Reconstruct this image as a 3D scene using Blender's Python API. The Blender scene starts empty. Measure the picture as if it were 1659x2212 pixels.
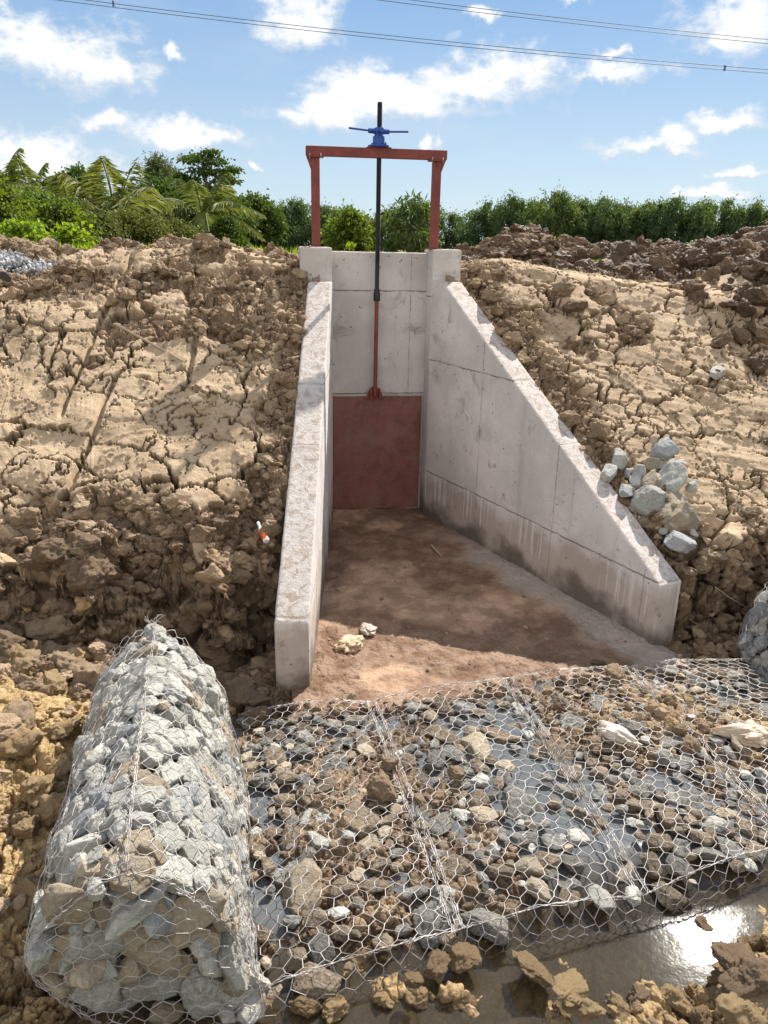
import bpy, math, random
import numpy as np
from mathutils import Matrix, Vector, Euler

# ------------------------------------------------------------------ camera, sky, sun, exposure
SC = bpy.context.scene
COL = SC.collection
EYE = np.array([0.0, 0.0, 4.0])
PITCH, ROLL = math.radians(19.2), math.radians(1.1)
FWD = np.array([0, math.cos(PITCH), -math.sin(PITCH)])
_R = np.array([1.0, 0, 0]); _U = np.cross(_R, FWD)
CR = _R * math.cos(ROLL) + _U * math.sin(ROLL)
CU = -_R * math.sin(ROLL) + _U * math.cos(ROLL)
cam = bpy.data.cameras.new('camera'); cam_o = bpy.data.objects.new('camera', cam); COL.objects.link(cam_o)
cam.sensor_fit = 'HORIZONTAL'; cam.sensor_width = 36; cam.lens = 36.0
cam.clip_start = 0.1; cam.clip_end = 3000
cam_o.matrix_world = Matrix(((CR[0], CU[0], -FWD[0], EYE[0]), (CR[1], CU[1], -FWD[1], EYE[1]), (CR[2], CU[2], -FWD[2], EYE[2]), (0, 0, 0, 1)))
SC.camera = cam_o
SC.view_settings.view_transform = 'Standard'; SC.view_settings.look = 'None'
SC.view_settings.exposure = 0.9; SC.view_settings.gamma = 1.0; SC.view_settings.use_curve_mapping = False
SUN_EL, SUN_AZ = math.radians(43.0), math.radians(29.0)       # azimuth measured from +Y towards +X
SUN_STRENGTH, SKY_STRENGTH = 5.0, 0.13
SUN_DIR = Vector((math.sin(SUN_AZ) * math.cos(SUN_EL), math.cos(SUN_AZ) * math.cos(SUN_EL), math.sin(SUN_EL)))
sl = bpy.data.lights.new('sun', 'SUN'); sl.energy = SUN_STRENGTH; sl.angle = math.radians(0.5); sl.color = (1.0, 0.94, 0.85)
so = bpy.data.objects.new('sun', sl); COL.objects.link(so); so.location = (10, 20, 30)
so.rotation_euler = SUN_DIR.to_track_quat('Z', 'Y').to_euler()
SC.cycles.max_bounces = 6; SC.cycles.transparent_max_bounces = 12; SC.cycles.caustics_reflective = False; SC.cycles.caustics_refractive = False
SC.cycles.sample_clamp_indirect = 6.0
SC.cycles.use_denoising = True

def px_dir(px, py):
    d = FWD + CR * (px - 829.5) / 1659.0 - CU * (py - 1106.0) / 1659.0
    return d / np.linalg.norm(d)

# ---- node helper
class NT:
    def __init__(s, tree): s.t = tree; s.n = tree.nodes; s.l = tree.links
    def node(s, typ, **kw):
        n = s.n.new(typ)
        for k, v in kw.items(): setattr(n, k, v)
        return n
    def put(s, sock, v):
        if v is None: return
        if isinstance(v, bpy.types.NodeSocket): s.l.new(v, sock)
        elif isinstance(v, (tuple, list)) and len(v) == 3 and sock.type == 'RGBA': sock.default_value = (*v, 1)
        else: sock.default_value = v
    def math(s, op, a, b=None, c=None, clamp=False):
        n = s.node('ShaderNodeMath', operation=op, use_clamp=clamp)
        for i, v in enumerate((a, b, c)): s.put(n.inputs[i], v)
        return n.outputs[0]
    def mix(s, f, a, b, mode='MIX'):
        n = s.node('ShaderNodeMix', data_type='RGBA', blend_type=mode)
        s.put(n.inputs[0], f); s.put(n.inputs[6], a); s.put(n.inputs[7], b)
        return n.outputs[2]
    def noise(s, vec, scale, detail=4, rough=0.55, dist=0.0, out=0):
        n = s.node('ShaderNodeTexNoise'); s.put(n.inputs['Vector'], vec)
        n.inputs['Scale'].default_value = scale; n.inputs['Detail'].default_value = detail
        n.inputs['Roughness'].default_value = rough; n.inputs['Distortion'].default_value = dist
        return n.outputs[out]
    def vor(s, vec, scale, feature='F1', out='Distance', rand=1.0):
        n = s.node('ShaderNodeTexVoronoi', feature=feature); s.put(n.inputs['Vector'], vec)
        n.inputs['Scale'].default_value = scale; n.inputs['Randomness'].default_value = rand
        return n.outputs[out]
    def ramp(s, f, a, b, lo=0.0, hi=1.0):
        n = s.node('ShaderNodeMapRange', interpolation_type='SMOOTHSTEP')
        s.put(n.inputs[0], f); n.inputs[1].default_value = a; n.inputs[2].default_value = b
        n.inputs[3].default_value = lo; n.inputs[4].default_value = hi
        return n.outputs[0]
    def attr(s, name): return s.node('ShaderNodeAttribute', attribute_name=name).outputs['Fac']
    def objc(s): return s.node('ShaderNodeTexCoord').outputs['Object']
    def mapping(s, vec, scale=(1, 1, 1), loc=(0, 0, 0), rot=(0, 0, 0)):
        n = s.node('ShaderNodeMapping'); s.put(n.inputs[0], vec)
        n.inputs[1].default_value = loc; n.inputs[2].default_value = rot; n.inputs[3].default_value = scale
        return n.outputs[0]
    def sep(s, vec):
        n = s.node('ShaderNodeSeparateXYZ'); s.put(n.inputs[0], vec); return n.outputs
    def bump(s, h, strength, dist, normal=None):
        n = s.node('ShaderNodeBump'); s.put(n.inputs['Height'], h)
        n.inputs['Strength'].default_value = strength; n.inputs['Distance'].default_value = dist
        if normal is not None: s.l.new(normal, n.inputs['Normal'])
        return n.outputs[0]

def new_mat(name):
    m = bpy.data.materials.new(name); m.use_nodes = True
    t = NT(m.node_tree); b = t.n['Principled BSDF']
    return m, t, b

# ---- world: Nishita sky with cumulus laid out by direction (azimuth / elevation)
w = bpy.data.worlds.new('World'); SC.world = w; w.use_nodes = True
T = NT(w.node_tree); bg = T.n['Background']
sky = T.node('ShaderNodeTexSky', sky_type='NISHITA'); sky.sun_disc = False
sky.sun_elevation = SUN_EL; sky.sun_rotation = SUN_AZ
sky.altitude = 10; sky.air_density = 1.0; sky.dust_density = 0.35; sky.ozone_density = 2.5
gen = T.node('ShaderNodeTexCoord').outputs['Generated']
gx, gy, gz = T.sep(gen)[0:3]
wn = T.node('ShaderNodeTexNoise'); T.put(wn.inputs['Vector'], gen); wn.inputs['Scale'].default_value = 17; wn.inputs['Detail'].default_value = 5; wn.inputs['Roughness'].default_value = 0.6
wr, wg, wb = T.sep(wn.outputs['Color'])[0:3]
az0 = T.math('ARCTAN2', gx, gy); el = T.math('ARCSINE', gz); el0 = el
az = T.math('ADD', az0, T.math('MULTIPLY', T.math('SUBTRACT', wr, 0.5), 0.11)); elw = T.math('ADD', el, T.math('MULTIPLY', T.math('SUBTRACT', wg, 0.5), 0.06))
def dir_ae(px, py):
    d = px_dir(px, py); return math.atan2(d[0], d[1]), math.asin(d[2])
nv = T.mapping(gen, scale=(1, 1, 1.7))
n_big = T.noise(nv, 13, 3, 0.6)
n_fine = T.noise(nv, 40, 7, 0.66, 0.3)
nn = T.math('ADD', T.math('MULTIPLY', T.math('SUBTRACT', n_big, 0.5), 2.2), T.math('MULTIPLY', T.math('SUBTRACT', n_fine, 0.5), 2.3))
CLOUDS = [(120, 130, 170, 75), (60, 70, 120, 40), (230, 150, 70, 40), (360, 112, 22, 18), (650, 60, 70, 62), (225, 268, 75, 28), (420, 305, 140, 34),
          (70, 330, 150, 45), (690, 245, 130, 42), (830, 225, 190, 62), (1010, 185, 170, 62), (1090, 165, 80, 45), (1325, 170, 110, 22), (1600, 70, 120, 80), (1560, 105, 80, 40),
          (1380, 320, 120, 30), (1460, 298, 60, 28), (1580, 270, 90, 24), (1540, 425, 90, 22), (1240, 8, 45, 14), (915, 300, 30, 18), (1610, 380, 70, 14), (60, 370, 260, 36), (1330, 120, 30, 14), (1030, 40, 30, 14), (540, 368, 20, 12)]
m = None; sh = None
for (px, py, rx, ry) in CLOUDS:
    a0, e0 = dir_ae(px, py)
    k = 1.0 / 1659
    dx = T.math('MULTIPLY', T.math('SUBTRACT', az, a0), 1 / (rx * k)); dy = T.math('MULTIPLY', T.math('SUBTRACT', elw, e0), 1 / (ry * k))
    # flatter bottoms: compress below the centre
    dy2 = T.math('MAXIMUM', dy, T.math('MULTIPLY', dy, -1.7))
    f = T.math('SUBTRACT', 1.0, T.math('SQRT', T.math('ADD', T.math('MULTIPLY', dx, dx), T.math('MULTIPLY', dy2, dy2))))
    m = f if m is None else T.math('SMOOTH_MAX', m, f, 0.25)
    s_ = T.math('ADD', f, T.math('MULTIPLY', T.math('MAXIMUM', T.math('MINIMUM', dy, 1.0), -1.0), 0.35))
    sh = s_ if sh is None else T.math('MAXIMUM', sh, s_)
dens = T.ramp(T.math('ADD', m, T.math('MULTIPLY', nn, 0.7)), -0.24, 0.66)
thin = T.math('MULTIPLY', T.ramp(T.noise(T.mapping(gen, scale=(1, 1, 3.2)), 3.2, 5, 0.6), 0.5, 0.75), 0.25)
cover = T.math('MAXIMUM', T.math('MULTIPLY', dens, 0.95), thin)
shade = T.ramp(T.math('ADD', sh, T.math('MULTIPLY', nn, 0.55)), 0.0, 1.05)
CB = 4.3
cloud = T.mix(shade, (0.68 * CB, 0.76 * CB, 0.86 * CB), (1.14 * CB, 1.13 * CB, 1.10 * CB))
hz = T.ramp(el, -0.02, 0.34, 1.0, 0.0)
skyc = T.mix(1.0, sky.outputs[0], (0.34, 0.40, 0.46), 'MULTIPLY')
clear = T.mix(hz, (1.05, 1.95, 3.3), (2.9, 3.45, 3.8))
skyc = T.mix(0.75, skyc, clear)
skyc = T.mix(cover, skyc, cloud)
# unseen bright cloud added overhead and behind the viewer to lift the fill light
back = T.math('MAXIMUM', T.math('MULTIPLY', T.ramp(el, 1.0, 1.3), 0.6), T.math('MULTIPLY', T.ramp(gy, 0.1, -0.3), T.ramp(el, 0.0, 0.12)))
bc = T.math('MULTIPLY', back, T.ramp(T.noise(nv, 2.6, 5, 0.6), 0.36, 0.56))
skyc = T.mix(bc, skyc, (5.6, 5.2, 4.9))
T.put(bg.inputs[0], skyc); bg.inputs[1].default_value = SKY_STRENGTH

# ------------------------------------------------------------------ numpy helpers
rng = np.random.default_rng(7)
random.seed(7)
def hsh(ix, iy, s):
    h = (ix.astype(np.int64) * 374761393 + iy.astype(np.int64) * 668265263 + s * 974634777) & 0xFFFFFFFF
    h = ((h ^ (h >> 13)) * 1274126177) & 0xFFFFFFFF
    h = ((h ^ (h >> 16)) * 2246822519) & 0xFFFFFFFF
    return ((h ^ (h >> 15)) & 0xFFFFFF).astype(np.float64) / float(0x1000000)
def vnoise(x, y, s=0):
    ix = np.floor(x); iy = np.floor(y); fx = x - ix; fy = y - iy
    fx = fx * fx * fx * (fx * (fx * 6 - 15) + 10); fy = fy * fy * fy * (fy * (fy * 6 - 15) + 10)
    a = hsh(ix, iy, s); b = hsh(ix + 1, iy, s); c = hsh(ix, iy + 1, s); d = hsh(ix + 1, iy + 1, s)
    return (a + (b - a) * fx) * (1 - fy) + (c + (d - c) * fx) * fy
def fbm(x, y, s=0, o=4, g=0.5):
    v = 0; a = 1.0; t = 0
    for i in range(o):
        v = v + a * vnoise(x + 17.3 * i, y - 9.1 * i, s + i); t += a; a *= g
        x, y = x * 1.93 + y * 0.31, y * 1.93 - x * 0.31
    return v / t
def voro(x, y, s=0):
    """F1, F2, cell id hash, vector to the nearest seed."""
    ix = np.floor(x); iy = np.floor(y)
    f1 = np.full(np.shape(x), 9.0); f2 = f1.copy(); cid = np.zeros(np.shape(x)); vx = np.zeros(np.shape(x)); vy = vx.copy()
    for dx in (-1, 0, 1):
        for dy in (-1, 0, 1):
            cx = ix + dx; cy = iy + dy
            px = cx + 0.1 + 0.8 * hsh(cx, cy, s); py = cy + 0.1 + 0.8 * hsh(cx, cy, s + 91)
            ddx = px - x; ddy = py - y; d = np.sqrt(ddx * ddx + ddy * ddy)
            n = d < f1
            f2 = np.where(n, f1, np.minimum(f2, d)); f1 = np.where(n, d, f1)
            cid = np.where(n, hsh(cx, cy, s + 55), cid); vx = np.where(n, ddx, vx); vy = np.where(n, ddy, vy)
    return f1, f2, cid, vx, vy
def sstep(a, b, x):
    t = np.clip((x - a) / (b - a), 0, 1); return t * t * (3 - 2 * t)
def lerp(a, b, t): return a + (b - a) * t
def smin(a, b, k):
    h = np.clip(0.5 + 0.5 * (b - a) / k, 0, 1); return b + (a - b) * h - k * h * (1 - h)
def gauss(x, y, cx, cy, sx, sy): return np.exp(-(((x - cx) / sx) ** 2 + ((y - cy) / sy) ** 2))
def hsh3(ix, iy, iz, s): return hsh(ix + iz * 57, iy + iz * 131, s)
def noise3(p, s=0):
    i = np.floor(p); f = p - i; f = f * f * (3 - 2 * f); r = 0
    for dx in (0, 1):
        for dy in (0, 1):
            for dz in (0, 1):
                w_ = (f[:, 0] if dx else 1 - f[:, 0]) * (f[:, 1] if dy else 1 - f[:, 1]) * (f[:, 2] if dz else 1 - f[:, 2])
                r = r + w_ * hsh3(i[:, 0] + dx, i[:, 1] + dy, i[:, 2] + dz, s)
    return r

# ------------------------------------------------------------------ object helpers
def tag(o, label=None, cat=None, group=None, kind=None):
    if label: o['label'] = label
    if cat: o['category'] = cat
    if group: o['group'] = group
    if kind: o['kind'] = kind
    return o
def empty(name, loc, label, cat, group=None, mat=None):
    o = bpy.data.objects.new(name, None); COL.objects.link(o); o.empty_display_size = 0.1
    if mat is not None: o.matrix_world = mat
    else: o.location = loc
    return tag(o, label, cat, group)
def link(name, me, parent=None):
    o = bpy.data.objects.new(name, me); COL.objects.link(o)
    if parent is not None: o.parent = parent
    return o
def np_mesh(name, v, f, mat=None, smooth=False, attrs=None):
    v = np.asarray(v, np.float32); f = np.asarray(f, np.int32); k = f.shape[1]
    me = bpy.data.meshes.new(name)
    me.vertices.add(len(v)); me.vertices.foreach_set('co', v.ravel())
    me.loops.add(f.size); me.loops.foreach_set('vertex_index', f.ravel())
    me.polygons.add(len(f)); me.polygons.foreach_set('loop_start', np.arange(0, f.size, k, dtype=np.int32))
    me.polygons.foreach_set('loop_total', np.full(len(f), k, np.int32))
    me.polygons.foreach_set('use_smooth', np.full(len(f), bool(smooth)))
    me.update(calc_edges=True)
    for an, av in (attrs or {}).items():
        a = me.attributes.new(an, 'FLOAT', 'POINT'); a.data.foreach_set('value', np.asarray(av, np.float32))
    if mat is not None: me.materials.append(mat)
    return me
class MB:
    """collects quads/tris into one mesh"""
    def __init__(s): s.v = []; s.f = []
    def add(s, v, f):
        o = len(s.v); s.v += [tuple(map(float, p)) for p in v]; s.f += [tuple(i + o for i in q) for q in f]; return s
    def box(s, x0, x1, y0, y1, z0, z1):
        return s.add([(x0, y0, z0), (x1, y0, z0), (x1, y1, z0), (x0, y1, z0), (x0, y0, z1), (x1, y0, z1), (x1, y1, z1), (x0, y1, z1)],
                     [(0, 3, 2, 1), (4, 5, 6, 7), (0, 1, 5, 4), (1, 2, 6, 5), (2, 3, 7, 6), (3, 0, 4, 7)])
    def prism(s, prof, axis, a, b):
        """closed 2D profile extruded along axis ('x','y','z') from a to b"""
        n = len(prof)
        def p(u, v, w_): return {'x': (w_, u, v), 'y': (u, w_, v), 'z': (u, v, w_)}[axis]
        vs = [p(u, v, a) for u, v in prof] + [p(u, v, b) for u, v in prof]
        return s.add(vs, [tuple(range(n))[::-1], tuple(range(n, 2 * n))] + [(i, (i + 1) % n, n + (i + 1) % n, n + i) for i in range(n)])
    def tube(s, pts, rad, n=8, cap=True):
        pts = [Vector(p) for p in pts]; rad = rad if isinstance(rad, (list, tuple)) else [rad] * len(pts)
        rings = []; up = None
        for i, p in enumerate(pts):
            d = (pts[min(i + 1, len(pts) - 1)] - pts[max(i - 1, 0)]).normalized()
            if up is None: up = d.orthogonal().normalized()
            up = (up - d * up.dot(d)); up = up.normalized() if up.length > 1e-6 else d.orthogonal().normalized()
            sd = d.cross(up)
            rings.append([p + (up * math.cos(2 * math.pi * j / n) + sd * math.sin(2 * math.pi * j / n)) * rad[i] for j in range(n)])
        vs = [q for r in rings for q in r]; fs = []
        for i in range(len(pts) - 1):
            for j in range(n): fs.append((i * n + j, i * n + (j + 1) % n, (i + 1) * n + (j + 1) % n, (i + 1) * n + j))
        if cap: fs += [tuple(range(n))[::-1], tuple(range((len(pts) - 1) * n, len(pts) * n))]
        return s.add(vs, fs)
    def lathe(s, prof, n=24, c=(0, 0)):
        """profile of (radius, z)"""
        vs = [(c[0] + r * math.cos(2 * math.pi * j / n), c[1] + r * math.sin(2 * math.pi * j / n), z) for r, z in prof for j in range(n)]
        fs = [(i * n + j, i * n + (j + 1) % n, (i + 1) * n + (j + 1) % n, (i + 1) * n + j) for i in range(len(prof) - 1) for j in range(n)]
        return s.add(vs, fs + [tuple(range(n))[::-1], tuple(range((len(prof) - 1) * n, len(prof) * n))])
    def build(s, name, mat, parent=None, bevel=0, seg=2, smooth=False):
        me = bpy.data.meshes.new(name); me.from_pydata(s.v, [], s.f); me.materials.append(mat)
        import bmesh
        bm = bmesh.new(); bm.from_mesh(me); bmesh.ops.recalc_face_normals(bm, faces=bm.faces); bm.to_mesh(me); bm.free()
        o = link(name, me, parent)
        if smooth:
            for p in me.polygons: p.use_smooth = True
            md = o.modifiers.new('es', 'EDGE_SPLIT'); md.split_angle = math.radians(40)
        if bevel:
            md = o.modifiers.new('bevel', 'BEVEL'); md.width = bevel; md.segments = seg; md.limit_method = 'ANGLE'
        return o
def seg_tubes(P, Q, r, n=4):
    """straight thin tubes for many segments at once"""
    P = np.asarray(P, float); Q = np.asarray(Q, float); d = Q - P; L = np.linalg.norm(d, axis=1, keepdims=True); d = d / np.maximum(L, 1e-9)
    ref = np.where(np.abs(d[:, 2:3]) < 0.9, np.array([[0, 0, 1.0]]), np.array([[1.0, 0, 0]]))
    a = np.cross(d, ref); a /= np.linalg.norm(a, axis=1, keepdims=True); b = np.cross(d, a)
    r = np.broadcast_to(np.asarray(r, float), (len(P),))[:, None]
    P = P - d * r * 0.6; Q = Q + d * r * 0.6
    vs = []
    for E in (P, Q):
        for j in range(n):
            t = 2 * math.pi * j / n; vs.append(E + (a * math.cos(t) + b * math.sin(t)) * r)
    V = np.stack(vs, 1).reshape(-1, 3); base = (np.arange(len(P)) * 2 * n)[:, None]
    F = np.concatenate([base + np.array([[j, (j + 1) % n, n + (j + 1) % n, n + j]]) for j in range(n)], 0)
    return V, F

# ------------------------------------------------------------------ sluice frame of reference
A8 = math.radians(8.2)
UX = np.array([math.cos(A8), math.sin(A8)]); UY = np.array([math.sin(A8), -math.cos(A8)])   # UY points out of the gate towards the viewer
G0 = np.array([-0.84, 11.55])
def loc2(x, y): return (x - G0[0]) * UX[0] + (y - G0[1]) * UX[1], (x - G0[0]) * UY[0] + (y - G0[1]) * UY[1]
def wld(lx, ly, z=0.0): p = G0 + UX * lx + UY * ly; return Vector((p[0], p[1], z))
SLUICE_M = Matrix(((UX[0], -UY[0], 0, G0[0]), (UX[1], -UY[1], 0, G0[1]), (0, 0, 1, 0), (0, 0, 0, 1)))   # local: x along wall, y = into the bank (minus ly), z up
WATER_Z = -0.045

# ------------------------------------------------------------------ terrain
def base_height(x, y):
    lx, ly = loc2(x, y)
    n1 = fbm(x * 0.9, y * 0.9, 3, 3) - 0.5
    lyc = np.maximum(ly, 0.4)
    cl = -0.16 - 0.58 * (lyc - 0.4) / 4.81; cr = 1.58 + 1.64 * (lyc - 0.4) / 4.38
    # left bank
    zl = 0.64 + 0.61 * (5.21 - ly) + 0.16 * n1
    farl = sstep(-4.1, -5.0, x)
    crest_l = 3.90 + 0.22 * (fbm(x * 1.3, y * 1.3, 5, 3) - 0.5) - 0.5 * farl - 0.12 * sstep(-1.6, -0.6, lx) - 0.35 * sstep(-1.6, -3.5, ly)
    zl = smin(zl, crest_l, 0.12)
    lyb = 4.30 - 0.55 * sstep(-1.5, -0.6, lx) + 0.9 * (fbm(x * 1.9, y * 0.4, 9, 4, 0.6) - 0.5)
    zlow = 0.06 + 0.26 * np.clip(-x - 1.75, 0, 3) * sstep(3.2, 5.0, y) + 0.1 * n1 + 0.06 * sstep(4.4, 3.2, y)
    zl = lerp(zl, zlow, sstep(lyb, lyb + 0.42, ly))
    zl = zl - 0.42 * gauss(x, y, -2.45, 7.0, 0.42, 0.32) - 0.5 * gauss(x, y, -1.45, 7.25, 0.28, 0.42) - 0.3 * gauss(x, y, -1.75, 6.55, 0.3, 0.25) - 0.35 * gauss(x, y, -3.5, 7.1, 0.25, 0.3)
    # right bank
    zr = 0.66 + 0.673 * (4.78 - ly) + 0.16 * n1
    crest_r = 3.84 - 0.17 * np.clip(x - 1.6, 0, 4.5) + 0.12 * (fbm(x * 1.3, y * 1.3, 15, 3) - 0.5)
    zr = smin(zr, crest_r, 0.1)
    lyb = 4.25 + 0.8 * (fbm(x * 1.9, y * 0.4, 19, 4, 0.6) - 0.5)
    zlow = -0.05 + 0.25 * np.clip(x - 4.0, 0, 3) + 0.1 * n1
    zr = lerp(zr, zlow, sstep(lyb, lyb + 0.4, ly))
    # apron and canal bed
    zc = 0.0 + 0.03 * (fbm(x * 1.5, y * 1.5, 23, 3) - 0.5) + 0.0 * x
    fil = sstep(0.75, 0.1, cr - lx) * sstep(0.6, 1.5, ly) ; zc = zc + 0.05 * fil
    bed = -0.030 + 0.05 * n1 + 0.05 * (fbm(x * 1.3, y * 1.3, 29, 3) - 0.5) - 0.17 * np.exp(-((x - 0.75 - 0.42 * (6.4 - y)) / 0.40) ** 2) - 0.05 * sstep(0.2, -0.9, x) * sstep(5.2, 5.9, y)
    bed = bed + 0.10 * gauss(x, y, -0.25, 4.75, 0.45, 0.75) + 0.11 * gauss(x, y, 2.5, 5.9, 0.9, 0.55) + 0.05 * gauss(x, y, 0.9, 5.4, 0.5, 0.4)
    bed = bed - 0.165 * sstep(3.78, 3.4, y - 0.28 * x) + 0.10 * (fbm(x * 3.3, y * 3.3, 27, 3) - 0.5) * sstep(3.6, 3.3, y - 0.28 * x)
    bed = bed + 0.50 * gauss(x, y, 2.4, 3.15, 0.68, 0.50) + 0.12 * gauss(x, y, 0.35, 3.3, 0.3, 0.08) + 0.10 * gauss(x, y, 1.05, 3.15, 0.12, 0.2) + 0.14 * gauss(x, y, -0.35, 2.85, 0.3, 0.16) + 0.16 * gauss(x, y, 0.8, 2.7, 0.22, 0.22)
    mb = 5.98 + 0.25 * x + 0.1 * n1
    zc = lerp(zc, bed, sstep(mb + 0.12, mb - 0.25, y))
    wl = np.where(ly < 5.1, 0.012, 0.30); wr = np.where(ly < 4.7, 0.012, 0.30)
    fl = sstep(-wl, wl, lx - cl); fr = sstep(-wr, wr, cr - lx)
    fl = np.where(y < 6.0, sstep(-0.15, 0.25, x - (-1.25 + 0.23 * (5.78 - y))) * 0 + sstep(-2.3, -1.3, x - 0.12 * (3.2 - y)), fl)
    z = lerp(zr, zc, fr); z = lerp(zl, z, fl)
    # fill behind the head wall
    beh = sstep(-0.10, -0.13, ly)
    top = 3.84 + 0.05 * n1 - 0.2 * sstep(-1.0, -4.0, ly)
    ctr = np.where((lx > -0.30) & (lx < 1.72), 1.0, 0.0)
    z = lerp(z, top, beh * ctr)
    # field beyond, with dug heaps
    fld = 3.62 - 0.012 * np.clip(y - 20, 0, 40)
    z = lerp(z, fld, sstep(-1.2, -3.2, ly) * np.where(x < 1.2, 1, 0) + sstep(-0.2, -1.6, ly) * np.where(x >= 1.2, 1, 0))
    z = z + 0.34 * gauss(x, y, 2.3, 16.4, 1.1, 1.0) + 0.35 * np.exp(-((y - 16.0 - 0.1 * x) / 0.9) ** 2) * sstep(1.6, 2.6, x) + 1.0 * gauss(x, y, 7.7, 14.8, 1.6, 1.3) + 0.75 * gauss(x, y, 6.4, 12.9, 1.5, 1.0) + 0.5 * gauss(x, y, 6.1, 11.9, 1.0, 0.6)
    z = z + 0.4 * gauss(x, y, -6.6, 13.4, 1.3, 0.8)
    return z, lx, ly, cl, cr

def ground(x, y, detail=True):
    """relief laid over the base along its own normal; noise runs in (x, q) where q follows the slope"""
    x = np.asarray(x, float); y = np.asarray(y, float)
    z, lx, ly, cl, cr = base_height(x, y)
    if not detail: return z
    e = 0.04
    zx = (base_height(x + e, y)[0] - base_height(x - e, y)[0]) / (2 * e); zy = (base_height(x, y + e)[0] - base_height(x, y - e)[0]) / (2 * e)
    jump = (np.minimum(np.abs(lx - cl), np.abs(lx - cr)) < 0.12) & (ly < 5.4)
    zx = np.where(jump, 0, np.clip(zx, -1.5, 1.5)); zy = np.where(jump, 0.6, np.clip(zy, -1.0, 2.6)); nl = np.sqrt(1 + zx * zx + zy * zy)
    q = 0.82 * (y + z)
    inside = (lx > cl) & (lx < cr) & (ly > -0.1)
    side_l = (lx <= cl) & (ly < 4.9); side_r = (lx >= cr) & (ly < 4.8)
    bank = np.where((side_l | side_r) & (ly > -0.3), 1.0, 0.0)
    apron = np.where(inside & (y > 6.0 + 0.25 * x), 1.0, 0.0)
    wx = x + 0.5 * (fbm(x * 1.1, q * 1.1, 31) - 0.5); wq = q + 0.5 * (fbm(x * 1.1, q * 1.1, 37) - 0.5)
    r = fbm(wx * 0.95, wq * 0.85, 41, 5, 0.55)
    dl = cl - lx; dr = lx - cr
    near = np.where(side_r, sstep(0.70, 0.22, dr - 0.25 * sstep(3.0, 1.2, ly) + 1.3 * (r - 0.5)), 0) + np.where(side_l, sstep(0.65, 0.25, dl + 1.5 * (r - 0.5)), 0)
    crest = np.where(side_l, sstep(0.95, 0.55, ly + 3.2 * (r - 0.5)) * sstep(0.15, 0.45, ly), 0)
    steep = np.where(bank > 0, sstep(1.0, 1.7, zy), 0)
    rough = np.clip(sstep(0.592, 0.625, r) + near + crest + steep, 0, 1)
    rough = np.where(bank > 0, rough, np.where(apron > 0, 0.0, 1.0))
    heap = np.where((lx > 1.5) & ((ly < -0.5) | (gauss(x, y, 6.2, 12.0, 1.2, 0.8) + 0.6 * (r - 0.5) > 0.45)), 1.0, 0.0)
    # crust: flat plates, thin wandering cracks of several sizes
    low = 0.35 * (fbm(x * 0.8, q * 0.8, 50, 2) - 0.5)
    cx = x + low + 0.26 * (fbm(x * 2.6, q * 2.6, 51, 6, 0.62) - 0.5) * 2; cq = q - low + 0.26 * (fbm(x * 2.6, q * 2.6, 57, 6, 0.62) - 0.5) * 2
    f1, f2, cid, vx, vy = voro(cx * 1.25, cq * 1.55, 61); e1 = f2 - f1
    g1, g2, gid, hx, hy = voro(cx * 3.4 + 3, cq * 3.0, 71); e2 = g2 - g1
    cw = np.clip(2.6 * (fbm(x * 1.4, q * 1.4, 63, 3) - 0.30), 0.0, 1.3)
    crack1 = sstep(0.066 * cw + 0.004, 0.034 * cw, e1); cw2 = np.clip(5 * (fbm(x * 1.7, q * 1.7, 77, 3) - 0.46), 0, 1.2)
    crack2 = sstep(0.085 * cw2 + 0.004, 0.04 * cw2, e2)
    hair = sstep(0.03, 0.0, np.abs(fbm(x * 3.1, q * 3.1, 79, 5, 0.6) - 0.5)) * sstep(0.5, 0.6, fbm(x * 1.1, q * 1.1, 80, 2))
    plate = (cid - 0.5) * 0.035 + (gid - 0.5) * 0.012 * (crack2 < 2)
    ang = np.where(side_l, 0.10 + 0.5 * (fbm(x * 0.5, q * 0.5, 81, 2) - 0.5), 1.25 + 0.8 * (fbm(x * 0.4, q * 0.4, 83, 2) - 0.5))
    su = x * np.cos(ang) + q * np.sin(ang); sv = -x * np.sin(ang) + q * np.cos(ang)
    scrape = (fbm(su * 26, sv * 1.4, 87, 3) - 0.5) * 0.014 + (fbm(su * 6, sv * 0.7, 89, 2) - 0.5) * 0.022
    crust = plate + scrape - 0.16 * crack1 - 0.06 * crack2 - 0.012 * hair + (fbm(x * 16, q * 16, 91, 4) - 0.5) * 0.014 + (fbm(x * 2.2, q * 2.2, 92, 2) - 0.5) * 0.07
    flake = sstep(0.60, 0.64, fbm(x * 7, q * 7, 93, 4, 0.6)) * sstep(0.45, 0.55, fbm(x * 1.3, q * 1.3, 94, 2)); crust = crust + 0.018 * flake
    for (gx_, gy0, gy1, sl_) in ((-3.62, 8.4, 11.2, 0.02), (-3.28, 6.9, 9.0, 0.05), (-2.35, 9.0, 10.6, -0.05), (-5.1, 8.0, 10.5, 0.08)):
        gw = np.abs(x - gx_ - sl_ * (y - gy0) - 0.05 * (fbm(y * 3, x * 0 + 2, 95, 3) - 0.5))
        crust = crust - 0.09 * sstep(0.045, 0.015, gw) * sstep(gy0 - 0.1, gy0 + 0.1, y) * sstep(gy1 + 0.1, gy1 - 0.1, y) * np.where(side_l, 1, 0)
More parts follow.
